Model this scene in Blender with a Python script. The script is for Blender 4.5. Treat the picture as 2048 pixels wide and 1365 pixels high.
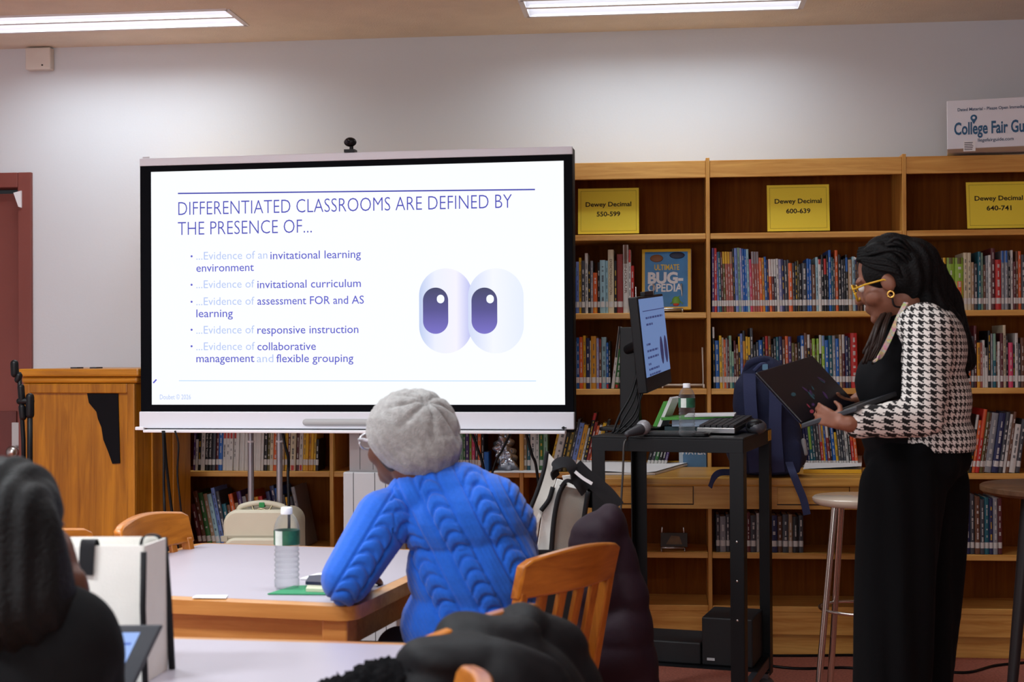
import bpy, bmesh, math, random
import numpy as np
from mathutils import Vector, Matrix, Euler
random.seed(7)
PI = math.pi
C = bpy.context.scene.collection
for _o in list(bpy.data.objects): bpy.data.objects.remove(_o)

# ------------------------------------------------------------------ camera
FPX = 2844.0                      # 50 mm on a 36 mm sensor, 2048 px wide
CAM = Vector((0, 0, 1.38))
YAW, PITCH, ROLL = math.radians(6.0), math.atan(22.5/FPX), 0.0057
F0 = Vector((-math.sin(YAW), math.cos(YAW), 0)); R0 = Vector((math.cos(YAW), math.sin(YAW), 0)); Z = Vector((0, 0, 1))
FW = F0*math.cos(PITCH) + Z*math.sin(PITCH); UP = Z*math.cos(PITCH) - F0*math.sin(PITCH)
CR = R0*math.cos(ROLL) - UP*math.sin(ROLL); CU = R0*math.sin(ROLL) + UP*math.cos(ROLL)
cd = bpy.data.cameras.new('camera'); cam = bpy.data.objects.new('camera', cd); C.objects.link(cam)
cd.lens = 50; cd.sensor_width = 36; cd.clip_start = 0.05
M = Matrix((CR, CU, -FW)).transposed().to_4x4(); M.translation = CAM; cam.matrix_world = M
cd.dof.use_dof = True; cd.dof.focus_distance = 5.7; cd.dof.aperture_fstop = 4.5
sc = bpy.context.scene; sc.camera = cam
# ------------------------------------------------------------------ world and exposure
w = bpy.data.worlds.new('world'); sc.world = w; w.use_nodes = True
w.node_tree.nodes['Background'].inputs[0].default_value = (0.9, 0.92, 1, 1)
w.node_tree.nodes['Background'].inputs[1].default_value = 0.02
sc.view_settings.view_transform = 'Standard'; sc.view_settings.look = 'None'
sc.view_settings.exposure = 0.35; sc.view_settings.gamma = 1.0; sc.view_settings.use_curve_mapping = False
sc.cycles.use_denoising = True
sc.cycles.max_bounces = 8; sc.cycles.sample_clamp_indirect = 4
LAMP_W = (7.5, 10, 52, 19, 74, 22, 60, 7)   # watts of the fluorescent fixtures, front row first, the rest added out of view
SPREAD = math.radians(155)
DAY_FILL_W = 100                       # daylight from an added, unseen window behind the camera

def ray(px, py): return FW + CR*((px-1024)/FPX) + CU*((682.5-py)/FPX)
def at_d(px, py, d): return CAM + ray(px, py)*d
def at_z(px, py, z):
    r = ray(px, py); return CAM + r*((z-CAM.z)/r.z)
def at_y(px, py, y):
    r = ray(px, py); return CAM + r*(y/r.y)
def cam_pt(X, d, z): return R0*X + F0*d + Z*z
def on_plane(px, py, P0, rz):
    ex = Vector((math.cos(rz), math.sin(rz), 0)); ey = Vector((-math.sin(rz), math.cos(rz), 0))
    r = ray(px, py); p = CAM + r*((P0-CAM).dot(ey)/r.dot(ey))
    return (p-P0).dot(ex), p.z

# ------------------------------------------------------------------ materials
def lin(c):
    out = []
    for v in c:
        v = v/255.0
        out.append(v/12.92 if v <= 0.04045 else ((v+0.055)/1.055)**2.4)
    return (*out, 1)
MATS = {}
def mat(name, rgb, rough=0.55, metal=0.0, var=0.0, vscale=8, bump=0.0, bscale=60, emit=0.0, trans=0.0, ior=1.45, coat=0.0, sheen=0.0, spec=0.5):
    if name in MATS: return MATS[name]
    m = bpy.data.materials.new(name); m.use_nodes = True; nt = m.node_tree; b = nt.nodes['Principled BSDF']
    b.inputs['Base Color'].default_value = lin(rgb); b.inputs['Roughness'].default_value = rough; b.inputs['Metallic'].default_value = metal
    b.inputs['Specular IOR Level'].default_value = spec
    b.inputs['Coat Weight'].default_value = coat; b.inputs['Sheen Weight'].default_value = sheen
    b.inputs['Transmission Weight'].default_value = trans; b.inputs['IOR'].default_value = ior
    if emit:
        b.inputs['Emission Color'].default_value = lin(rgb); b.inputs['Emission Strength'].default_value = emit
        b.inputs['Base Color'].default_value = (0, 0, 0, 1)
    if var or bump:
        tc = nt.nodes.new('ShaderNodeTexCoord')
    if var:
        n = nt.nodes.new('ShaderNodeTexNoise'); n.inputs['Scale'].default_value = vscale; n.inputs['Detail'].default_value = 5
        r = nt.nodes.new('ShaderNodeValToRGB'); r.color_ramp.elements[0].position = .3; r.color_ramp.elements[1].position = .7
        c = lin(rgb); r.color_ramp.elements[0].color = (*[x*(1-var) for x in c[:3]], 1); r.color_ramp.elements[1].color = (*[min(1, x*(1+var)) for x in c[:3]], 1)
        nt.links.new(tc.outputs['Object'], n.inputs['Vector']); nt.links.new(n.outputs['Fac'], r.inputs['Fac']); nt.links.new(r.outputs['Color'], b.inputs['Base Color'])
    if bump:
        n = nt.nodes.new('ShaderNodeTexNoise'); n.inputs['Scale'].default_value = bscale; n.inputs['Detail'].default_value = 4
        bp = nt.nodes.new('ShaderNodeBump'); bp.inputs['Strength'].default_value = bump; bp.inputs['Distance'].default_value = .01
        nt.links.new(tc.outputs['Object'], n.inputs['Vector']); nt.links.new(n.outputs['Fac'], bp.inputs['Height']); nt.links.new(bp.outputs['Normal'], b.inputs['Normal'])
    MATS[name] = m; return m
def wood(name, dark, light, axis='X', scale=1.0, rough=0.4, coat=0.05, spec=.35):
    if name in MATS: return MATS[name]
    m = bpy.data.materials.new(name); m.use_nodes = True; nt = m.node_tree; b = nt.nodes['Principled BSDF']
    tc = nt.nodes.new('ShaderNodeTexCoord'); mp = nt.nodes.new('ShaderNodeMapping')
    s = [14*scale]*3; s['XYZ'.index(axis)] = 0.9*scale; mp.inputs['Scale'].default_value = s
    n = nt.nodes.new('ShaderNodeTexNoise'); n.inputs['Scale'].default_value = 2.2; n.inputs['Detail'].default_value = 8; n.inputs['Roughness'].default_value = .62; n.inputs['Distortion'].default_value = .8
    r = nt.nodes.new('ShaderNodeValToRGB'); r.color_ramp.elements[0].position = .3; r.color_ramp.elements[1].position = .68
    r.color_ramp.elements[0].color = lin(dark); r.color_ramp.elements[1].color = lin(light)
    bp = nt.nodes.new('ShaderNodeBump'); bp.inputs['Strength'].default_value = .08; bp.inputs['Distance'].default_value = .004
    L = nt.links.new
    L(tc.outputs['Object'], mp.inputs['Vector']); L(mp.outputs['Vector'], n.inputs['Vector']); L(n.outputs['Fac'], r.inputs['Fac'])
    L(r.outputs['Color'], b.inputs['Base Color']); L(n.outputs['Fac'], bp.inputs['Height']); L(bp.outputs['Normal'], b.inputs['Normal'])
    b.inputs['Roughness'].default_value = rough; b.inputs['Coat Weight'].default_value = coat; b.inputs['Coat Roughness'].default_value = .25; b.inputs['Specular IOR Level'].default_value = spec
    MATS[name] = m; return m
def houndstooth(name):
    m = bpy.data.materials.new(name); m.use_nodes = True; nt = m.node_tree; b = nt.nodes['Principled BSDF']; L = nt.links.new
    uv = nt.nodes.new('ShaderNodeUVMap'); sp = nt.nodes.new('ShaderNodeSeparateXYZ'); L(uv.outputs[0], sp.inputs[0])
    def mth(op, a, v=None, c=None):
        n = nt.nodes.new('ShaderNodeMath'); n.operation = op
        for i, x in enumerate((a, v, c)):
            if x is None: continue
            if isinstance(x, (int, float)): n.inputs[i].default_value = x
            else: L(x, n.inputs[i])
        return n.outputs[0]
    x = mth('FLOOR', mth('MULTIPLY', sp.outputs[0], 8.0)); y = mth('FLOOR', mth('MULTIPLY', sp.outputs[1], 8.0))
    wx = mth('LESS_THAN', mth('FLOORED_MODULO', x, 8), 4); wy = mth('LESS_THAN', mth('FLOORED_MODULO', y, 8), 4)
    tw = mth('LESS_THAN', mth('FLOORED_MODULO', mth('ADD', x, y), 4), 2)
    f = mth('ADD', mth('MULTIPLY', tw, wx), mth('MULTIPLY', mth('SUBTRACT', 1, tw), wy))
    mx = nt.nodes.new('ShaderNodeMix'); mx.data_type = 'RGBA'; L(f, mx.inputs[0])
    mx.inputs[6].default_value = lin((226, 222, 216)); mx.inputs[7].default_value = lin((14, 13, 15))
    L(mx.outputs[2], b.inputs['Base Color']); b.inputs['Roughness'].default_value = .9
    MATS[name] = m; return m

oakX = wood('oak_along_x', (196, 134, 58), (234, 182, 100), 'X'); oakZ = wood('oak_along_z', (188, 126, 50), (226, 172, 90), 'Z'); oakY = wood('oak_along_y', (188, 126, 50), (226, 172, 90), 'Y')
shelf_back = wood('shaded_oak_back', (104, 54, 14), (132, 74, 22), 'Z', rough=.7, coat=0, spec=.08)  # bookcase oak again, with the shade inside the shelves put into its colour
lect = wood('golden_brown_oak', (126, 72, 6), (176, 112, 20), 'Z', rough=.35); lectX = wood('golden_brown_oak_across', (136, 80, 10), (188, 122, 26), 'X', rough=.35)
chairW = wood('honey_chair_wood', (152, 84, 22), (200, 124, 42), 'Z', rough=.28, coat=.35); chairWX = wood('honey_chair_wood_across', (152, 84, 22), (200, 124, 42), 'X', rough=.28, coat=.35)
deskW = wood('pale_desk_oak', (172, 120, 46), (208, 158, 78), 'X', rough=.35); tabE = wood('table_edge_oak', (178, 116, 52), (206, 146, 78), 'X', rough=.35, coat=.3)
laminate = mat('lavender_white_laminate', (172, 164, 174), .32, var=.03, vscale=3)
wallM = mat('painted_plaster', (207, 211, 216), .75, var=.02, vscale=1.2, bump=.04, bscale=90)
ceilM = mat('ceiling_plaster', (226, 216, 200), .9, var=.05, vscale=6, bump=.3, bscale=120)
carpet = mat('rust_carpet', (184, 112, 94), .95, var=.25, vscale=90, bump=.5, bscale=300)
blackM = mat('black_metal', (11, 12, 15), .45, spec=.3); blackP = mat('black_plastic', (10, 10, 13), .42, spec=.3); darkP = mat('dark_grey_plastic', (52, 53, 58), .45)
whiteP = mat('white_enamel', (224, 224, 228), .35); greyP = mat('pale_grey_plastic', (176, 174, 176), .5, var=.03); silver = mat('silver_metal', (190, 188, 186), .28, 1.0)
chrome = mat('worn_chrome', (200, 192, 184), .22, 1.0); paperW = mat('white_paper', (232, 231, 232), .7); yellowP = mat('yellow_paper', (255, 224, 66), .7, var=.03, vscale=5)
inkM = mat('black_ink', (38, 30, 12), .7); labelM = mat('white_sticker', (214, 212, 208), .6); pagesM = mat('book_pages', (214, 202, 178), .85)
doorM = mat('brick_red_paint', (124, 64, 56), .5, var=.05, vscale=4); doorD = mat('dark_brick_red_paint', (98, 48, 44), .5, var=.05, vscale=4)
navy = mat('navy_cloth', (30, 36, 66), .85, var=.1, vscale=20, bump=.15, bscale=200); navyL = mat('navy_webbing', (48, 56, 92), .8, bump=.2, bscale=300)
skinB = mat('brown_skin', (126, 80, 60), .5, var=.05, vscale=12); skinD = mat('deep_brown_skin', (92, 56, 42), .5, var=.05, vscale=12)
hairM = mat('black_hair', (10, 9, 10), .6, spec=.2, var=.3, vscale=60, bump=.4, bscale=160); blackC = mat('black_cloth', (12, 12, 14), .9, spec=.2, var=.15, vscale=12, bump=.1, bscale=160)
beigeM = mat('beige_vinyl', (196, 188, 166), .5, var=.03, vscale=10, bump=.05, bscale=260)
glassM = bpy.data.materials.new('clear_bottle_plastic'); glassM.use_nodes = True; _n = glassM.node_tree; _p = _n.nodes['Principled BSDF']; _p.inputs['Roughness'].default_value = .06; _p.inputs['Base Color'].default_value = (.30, .32, .34, 1)
_t = _n.nodes.new('ShaderNodeBsdfTransparent'); _t.inputs[0].default_value = (.95, .97, .97, 1); _x = _n.nodes.new('ShaderNodeMixShader'); _l = _n.nodes.new('ShaderNodeLayerWeight'); _l.inputs[0].default_value = .25
_m = _n.nodes.new('ShaderNodeMath'); _m.operation = 'MULTIPLY_ADD'; _m.inputs[1].default_value = .75; _m.inputs[2].default_value = .05
_n.links.new(_l.outputs['Facing'], _m.inputs[0]); _n.links.new(_m.outputs[0], _x.inputs[0]); _n.links.new(_t.outputs[0], _x.inputs[1]); _n.links.new(_p.outputs[0], _x.inputs[2]); _n.links.new(_x.outputs[0], _n.nodes['Material Output'].inputs[0]); canvasM = mat('white_canvas', (238, 235, 228), .85, var=.03, vscale=14, bump=.15, bscale=260)
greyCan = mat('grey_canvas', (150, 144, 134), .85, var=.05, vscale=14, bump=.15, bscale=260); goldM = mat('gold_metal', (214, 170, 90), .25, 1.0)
LIGHT = mat('fluorescent_lens', (246, 247, 255), emit=1.6)

# ------------------------------------------------------------------ mesh helpers
class MB:
    def __init__(s): s.v = []; s.f = []; s.m = []; s.mi = 0
    def mesh(s, vs, fs):
        k = len(s.v); s.v += [tuple(x) for x in vs]; s.f += [tuple(i+k for i in f) for f in fs]; s.m += [s.mi]*len(fs); return s
    def box(s, a, b, rot=None, piv=None):
        x0, y0, z0 = a; x1, y1, z1 = b
        vs = [Vector(p) for p in ((x0,y0,z0),(x1,y0,z0),(x1,y1,z0),(x0,y1,z0),(x0,y0,z1),(x1,y0,z1),(x1,y1,z1),(x0,y1,z1))]
        if rot is not None:
            R = rot if isinstance(rot, Matrix) else Euler(rot).to_matrix(); pv = Vector(piv) if piv is not None else (Vector(a)+Vector(b))/2
            vs = [R @ (p-pv) + pv for p in vs]
        return s.mesh(vs, [(0,3,2,1),(4,5,6,7),(0,1,5,4),(1,2,6,5),(2,3,7,6),(3,0,4,7)])
    def hexa(s, bot, top):   # two loops of equal length, bottom then top
        n = len(bot); return s.mesh(list(bot)+list(top), [tuple(range(n-1,-1,-1)), tuple(range(n,2*n))]+[(i,(i+1)%n,(i+1)%n+n,i+n) for i in range(n)])
    def prism(s, poly, z0, z1): return s.hexa([(x,y,z0) for x,y in poly], [(x,y,z1) for x,y in poly])
    def tube(s, pts, r, seg=10, cap=True):
        pts = [Vector(p) for p in pts]; n = len(pts)
        if isinstance(r, (int, float)): r = [r]*n
        vs = []; prev = None
        for i, p in enumerate(pts):
            t = (pts[min(i+1,n-1)]-pts[max(i-1,0)])
            t = t.normalized() if t.length > 1e-9 else Vector((0,0,1))
            if prev is None:
                a = t.cross(Vector((0,0,1)));
                if a.length < .05: a = t.cross(Vector((0,1,0)))
            else: a = prev - t*prev.dot(t)
            a.normalize(); prev = a; b = t.cross(a)
            for k in range(seg):
                q = 2*PI*k/seg; vs.append(p + (a*math.cos(q)+b*math.sin(q))*r[i])
        fs = [(i*seg+k, i*seg+(k+1)%seg, (i+1)*seg+(k+1)%seg, (i+1)*seg+k) for i in range(n-1) for k in range(seg)]
        if cap: fs += [tuple(range(seg-1,-1,-1)), tuple((n-1)*seg+k for k in range(seg))]
        return s.mesh(vs, fs)
    def lathe(s, prof, c=(0,0,0), seg=28):   # profile of (r, z) about a vertical axis
        c = Vector(c); vs = [c+Vector((r*math.cos(2*PI*k/seg), r*math.sin(2*PI*k/seg), z)) for r, z in prof for k in range(seg)]; n = len(prof)
        fs = [(i*seg+k, i*seg+(k+1)%seg, (i+1)*seg+(k+1)%seg, (i+1)*seg+k) for i in range(n-1) for k in range(seg)]
        fs += [tuple(range(seg-1,-1,-1)), tuple((n-1)*seg+k for k in range(seg))]
        return s.mesh(vs, fs)
    def ell(s, c, r, rot=None, seg=20, rings=12):
        c = Vector(c); r = r if isinstance(r, (tuple, list)) else (r, r, r); R = rot if rot is not None else Matrix.Identity(3)
        vs = []
        for i in range(1, rings):
            a = PI*i/rings
            for k in range(seg):
                q = 2*PI*k/seg; vs.append(c + R @ Vector((r[0]*math.sin(a)*math.cos(q), r[1]*math.sin(a)*math.sin(q), r[2]*math.cos(a))))
        n = len(vs); vs += [c + R @ Vector((0,0,r[2])), c + R @ Vector((0,0,-r[2]))]
        fs = [(i*seg+k, (i+1)*seg+k, (i+1)*seg+(k+1)%seg, i*seg+(k+1)%seg) for i in range(rings-2) for k in range(seg)]
        fs += [(n, k, (k+1)%seg) for k in range(seg)] + [(n+1, (rings-2)*seg+(k+1)%seg, (rings-2)*seg+k) for k in range(seg)]
        return s.mesh(vs, fs)
    def cap(s, p0, p1, r0, r1=None, seg=16):      # tapered capsule with round ends
        p0 = Vector(p0); p1 = Vector(p1); r1 = r0 if r1 is None else r1; d = (p1-p0).normalized(); pts = []; rs = []
        for i in range(6):
            a = PI/2*i/5*.97+.03; pts.append(p0 - d*r0*math.cos(a)); rs.append(max(r0*math.sin(a), 1e-4))
        for i in range(6):
            a = PI/2*(5-i)/5*.97+.03; pts.append(p1 + d*r1*math.cos(a)); rs.append(max(r1*math.sin(a), 1e-4))
        return s.tube(pts, rs, seg)
    def text(s, t, x0, x1, z, capz, y=0.0, bold=0.0, mtx=None, vertical=False):
        vs, fs, H = text_geo(t, bold); xs = [p[0] for p in vs]; a, b = min(xs), max(xs)
        sx = (x1-x0)/(b-a); sz = capz/H; o = [Vector((x0+(p[0]-a)*sx, y, z+p[1]*sz)) for p in vs]
        if mtx is not None: o = [mtx @ p for p in o]
        return s.mesh(o, fs)
    def build(s, name, m, parent=None, smooth=None, bevel=0.0, world=False, link=True):
        me = bpy.data.meshes.new(name); me.from_pydata(s.v, [], s.f); me.update()
        ms = m if isinstance(m, (list, tuple)) else [m]
        for q in ms: me.materials.append(q)
        if len(ms) > 1: me.polygons.foreach_set('material_index', s.m)
        o = bpy.data.objects.new(name, me); C.objects.link(o)
        if smooth is not None:
            me.polygons.foreach_set('use_smooth', [True]*len(me.polygons))
            if smooth < 170: me.set_sharp_from_angle(angle=math.radians(smooth))
        if bevel:
            b = o.modifiers.new('bevel', 'BEVEL'); b.width = bevel; b.segments = 2; b.limit_method = 'ANGLE'; b.angle_limit = .6
        if parent is not None: adopt(o, parent, world)
        return o
TG = {}
def text_geo(t, bold=0.0):
    if (t, bold) in TG: return TG[(t, bold)]
    def mk(q):
        cu = bpy.data.curves.new('t', 'FONT'); cu.body = q; cu.size = 1; cu.offset = bold; cu.resolution_u = 3
        ob = bpy.data.objects.new('t', cu); C.objects.link(ob); dg = bpy.context.evaluated_depsgraph_get()
        me = bpy.data.meshes.new_from_object(ob.evaluated_get(dg)); r = [tuple(v.co) for v in me.vertices], [tuple(p.vertices) for p in me.polygons]
        bpy.data.objects.remove(ob); bpy.data.meshes.remove(me); bpy.data.curves.remove(cu); return r
    H = .7
    vs, fs = mk(t); TG[(t, bold)] = (vs, fs, H); return TG[(t, bold)]
def adopt(o, p, world=False):
    o.parent = p
    if world: o.matrix_parent_inverse = root_matrix(p).inverted()
def root_matrix(p):
    m = p.matrix_basis.copy()
    if p.parent is not None: m = root_matrix(p.parent) @ p.matrix_parent_inverse @ m
    return m
def tag(o, label, cat, group=None):
    o['label'] = label; o['category'] = cat
    if group: o['group'] = group
    return o
def thing(name, label, cat, loc=(0,0,0), rz=0.0, group=None):
    o = bpy.data.objects.new(name, None); C.objects.link(o); o.location = loc; o.rotation_euler = (0, 0, rz); o.empty_display_size = .1
    return tag(o, label, cat, group)
def struct(o): o['kind'] = 'structure'; return o
def dup(root, loc, rz, label, name=None):
    r = root.copy(); C.objects.link(r); r.location = loc; r.rotation_euler = (0, 0, rz); r['label'] = label
    for ch in list(root.children):
        c = ch.copy(); C.objects.link(c); c.parent = r
        for g in list(ch.children):
            d = g.copy(); C.objects.link(d); d.parent = c
    return r
def blob(name, mb, m, parent=None, vox=.010, it=6, disp=None, cut=None, world=True, uv=None, mats=None):
    """fuse overlapping volumes into one continuous smooth surface"""
    me = bpy.data.meshes.new(name); me.from_pydata(mb.v, [], mb.f); me.update()
    o = bpy.data.objects.new('tmp', me); C.objects.link(o)
    r = o.modifiers.new('r', 'REMESH'); r.mode = 'VOXEL'; r.voxel_size = vox
    if it:
        q = o.modifiers.new('s', 'SMOOTH'); q.factor = .5; q.iterations = it
    me2 = bpy.data.meshes.new_from_object(o.evaluated_get(bpy.context.evaluated_depsgraph_get())); bpy.data.objects.remove(o)
    me2.name = name
    if cut:
        bm = bmesh.new(); bm.from_mesh(me2)
        for co, no in cut:
            bmesh.ops.bisect_plane(bm, geom=bm.verts[:]+bm.edges[:]+bm.faces[:], plane_co=co, plane_no=no, clear_outer=True)
        bm.to_mesh(me2); bm.free()
    n = len(me2.vertices)
    if disp is not None:
        co = np.empty(n*3); me2.vertices.foreach_get('co', co); co = co.reshape(-1, 3)
        no = np.empty(n*3); me2.vertices.foreach_get('normal', no); no = no.reshape(-1, 3)
        co = co + no*disp(co, no)[:, None]; me2.vertices.foreach_set('co', co.ravel()); me2.update()
    if uv is not None:
        co = np.empty(n*3); me2.vertices.foreach_get('co', co); co = co.reshape(-1, 3); U = uv(co)
        lay = me2.uv_layers.new(name='UVMap'); vi = np.empty(len(me2.loops), dtype=np.int32); me2.loops.foreach_get('vertex_index', vi)
        lay.data.foreach_set('uv', U[vi].ravel())
    me2.materials.clear(); me2.materials.append(m)
    me2.polygons.foreach_set('use_smooth', [True]*len(me2.polygons))
    ob = bpy.data.objects.new(name, me2); C.objects.link(ob)
    if parent is not None: adopt(ob, parent, world)
    return ob

# ------------------------------------------------------------------ room
YW, YS = 6.82, 6.50              # wall face, bookcase front
HC = 2.916                        # ceiling
X0, X1, Y0 = -4.6, 4.9, -3.2
def slab(name, a, b, m): return struct(MB().box(a, b).build(name, m))
slab('floor', (X0-.1, Y0-.1, -.1), (X1+.1, YW+.1, 0), carpet)
slab('wall_left', (X0-.1, Y0-.1, 0), (X0, YW+.1, HC), wallM); slab('wall_right', (X1, Y0-.1, 0), (X1+.1, YW+.1, HC), wallM)
_wf = MB().box((X0-.1, Y0-.1, 0), (X1+.1, Y0, .95)).box((X0-.1, Y0-.1, 2.6), (X1+.1, Y0, HC)).box((X0-.1, Y0-.1, .95), (-4.3, Y0, 2.6)).box((.6, Y0-.1, .95), (X1+.1, Y0, 2.6)); struct(_wf.build('wall_front', wallM))
_wn = MB().box((-4.3, Y0-.07, .95), (.6, Y0-.03, .99)).box((-4.3, Y0-.07, 2.56), (.6, Y0-.03, 2.6))
for _x in range(5): _wn.box((-4.3+1.215*_x, Y0-.07, .99), (-4.26+1.215*_x, Y0-.03, 2.56))
struct(_wn.build('added_window_1', mat('white_enamel', (224, 224, 228))))  # unseen window frame, added to go with the fill light
_ld = bpy.data.lights.new('daylight_fill', 'AREA'); _ld.shape = 'RECTANGLE'; _ld.size = 4.8; _ld.size_y = 1.6; _ld.energy = DAY_FILL_W; _ld.color = (.92, .96, 1.0)  # added area light that brightens the room from behind the camera
_lo = bpy.data.objects.new('daylight_fill', _ld); C.objects.link(_lo); _lo.location = (-1.85, Y0-.14, 1.78); _lo.rotation_euler = (PI/2, 0, 0)
# door opening in the far wall
jr = at_y(66, 500, YW).x; dtop = at_y(40, 346, YW).z; jl = jr-1.16
wb = MB().box((jr, YW, 0), (X1+.1, YW+.1, HC)); wb.box((X0-.1, YW, 0), (jl, YW+.1, HC)); wb.box((jl, YW, dtop), (jr, YW+.1, HC))
struct(wb.build('wall_back', wallM))
d = struct(MB().box((jl+.07, YW+.035, .9), (jr-.075, YW+.075, dtop-.1)).box((jl+.07, YW+.045, 0), (jr-.075, YW+.075, .9)).build('door_1', doorM))
MB().box((jl, YW-.02, 0), (jl+.07, YW+.1, dtop)).box((jr-.07, YW-.02, 0), (jr, YW+.1, dtop)).box((jl+.07, YW-.02, dtop-.075), (jr-.07, YW+.1, dtop)).build('door_frame', doorM, d, bevel=.004)
zk = at_y(30, 823, YW).z
MB().box((jl+.09, YW+.022, .06), (jr-.1, YW+.045, zk)).build('lower_panel', doorD, d, bevel=.004)
p = at_y(30, 870, YW)
k = MB().box((p.x-.022, YW+.012, p.z-.11), (p.x+.022, YW+.022, p.z+.06)).build('lock_plate', silver, d)
MB().ell((p.x, YW-.03, p.z-.085), (.032, .03, .032)).cap((p.x, YW-.01, p.z-.085), (p.x, YW+.015, p.z-.085), .014).build('door_knob', silver, d, smooth=180)
q = at_y(40, 395, YW); MB().hexa([(q.x-.02, YW-.03, q.z+.02), (q.x+.02, YW-.03, q.z+.03), (q.x+.02, YW+.0, q.z+.03), (q.x-.02, YW+.0, q.z+.02)], [(q.x+.005, YW-.03, q.z-.05), (q.x+.02, YW-.03, q.z-.055), (q.x+.02, YW, q.z-.055), (q.x+.005, YW, q.z-.05)]).build('door_bracket', whiteP, d)
# ceiling with lamp openings
LAMPS = []
c1 = at_z(1050, 33, HC); c2 = at_z(1605, 17, HC); b2 = at_z(490, 47, HC)
LW, LL = .31, 1.23
yA = (c1.y+c2.y)/2-LW/2; xA = (c1.x+c2.x)/2; yB = yA; xB = b2.x-LL/2
LAMPS += [(xA, yA), (xB, yA)]
for yy in (yA-2.45, yA-4.9): LAMPS += [(xB, yy), (xA-.6, yy)]  # further rows out of view, added to light the room
LAMPS += [(xB-.2, yA-7.3), (xA, yA-7.3)]
def ceiling():
    xs = sorted({X0-.1, X1+.1}); mb = MB(); ys = sorted({round(l[1], 4) for l in LAMPS}); y = Y0-.1
    for yy in ys:
        mb.box((X0-.1, y, HC), (X1+.1, yy-LW/2, HC+.12)); x = X0-.1
        for lx in sorted(l[0] for l in LAMPS if round(l[1], 4) == yy):
            mb.box((x, yy-LW/2, HC), (lx-LL/2, yy+LW/2, HC+.12)); x = lx+LL/2
        mb.box((x, yy-LW/2, HC), (X1+.1, yy+LW/2, HC+.12)); y = yy+LW/2
    mb.box((X0-.1, y, HC), (X1+.1, YW+.1, HC+.12)); return struct(mb.build('ceiling', ceilM))
ceiling()
def ceiling_light(x, y, label, watts):
    t = thing('ceiling_light', label, 'ceiling light', (x, y, HC), 0, 'recessed fluorescent ceiling lights')
    f = MB().box((-LL/2, -LW/2, .06), (LL/2, LW/2, .08))
    for sx in (-1, 1): f.box((sx*LL/2-.012, -LW/2, -.004), (sx*LL/2+.012, LW/2, .07))
    for sy in (-1, 1): f.box((-LL/2, sy*LW/2-.012, -.004), (LL/2, sy*LW/2+.012, .07))
    f.box((-LL/2, -.014, .0), (LL/2, .014, .065)); f.build('housing', whiteP, t)
    for sy in (-1, 1):
        a, b = sorted((sy*.014, sy*(LW/2-.012))); n = 8; vs = []; R = (b-a)/2
        for i in range(n+1):
            q = PI*i/n; vs.append(((a+b)/2 - R*math.cos(q), .05-.03*math.sin(q)))
        l = MB(); l.mesh([(sx*(LL/2-.013), yy, zz) for sx in (-1, 1) for yy, zz in vs], [(i, i+1, i+n+2, i+n+1) for i in range(n)]); l.build('lens', LIGHT, t, smooth=180)
    ld = bpy.data.lights.new('tube_light', 'AREA'); ld.shape = 'RECTANGLE'; ld.size = LL-.06; ld.size_y = LW-.05; ld.energy = watts; ld.spread = SPREAD; ld.color = (.86, .95, 1.0)
    lo = bpy.data.objects.new('tube_light', ld); C.objects.link(lo); lo.parent = t; lo.location = (0, 0, .012)
    return t
names = ['fluorescent ceiling light over the bookcase, at top centre of the photo', 'fluorescent ceiling light at upper left, over the door wall']
for i, (x, y) in enumerate(LAMPS):
    ceiling_light(x, y, names[i] if i < 2 else 'recessed fluorescent ceiling light added out of view to light the room', LAMP_W[i])
p = at_y(84, 121, YW)
t = thing('alarm_box', 'small white box on the wall under the ceiling at upper left', 'wall box', (p.x, YW, p.z))
MB().box((-.065, -.05, -.055), (.065, 0, .055)).build('cover', mat('box_white', (212, 204, 196), .6), t, bevel=.006); MB().box((.02, -.052, -.038), (.028, -.049, -.03)).build('screw', blackP, t)

# ------------------------------------------------------------------ bookcase
DS = 2844/6.5
ZT = [at_y(1415, y, YS).z for y in (321, 355, 467, 625, 778, 946, 1106, 1212)]   # top, fascia bottom, shelf tops
Ztop, Zfas, ZA, ZB, ZC, ZD, ZE, ZF = ZT
def xs(px, py=600): return at_y(px, py, YS).x
st = [None, xs(663, 950), xs(1043, 940), xs(1417, 600), xs(1808, 312)]
st[0] = st[1]-(st[2]-st[1]); st.append(st[4]+(st[4]-st[3]))
BAYNAME = ['behind the beige suitcase', 'behind the gray beanie', 'under the 550-599 sign', 'under the 600-639 sign', 'under the 640-741 sign']
BAYLAB = ['oak bookcase bay of magazines behind the beige suitcase', 'oak bookcase bay behind the big screen and gray beanie', 'oak bookcase bay under the yellow 550-599 sign', 'oak bookcase bay under the yellow 600-639 sign', 'oak bookcase bay at the right under the 640-741 sign']
TH = .019; SB = YW-.012
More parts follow.
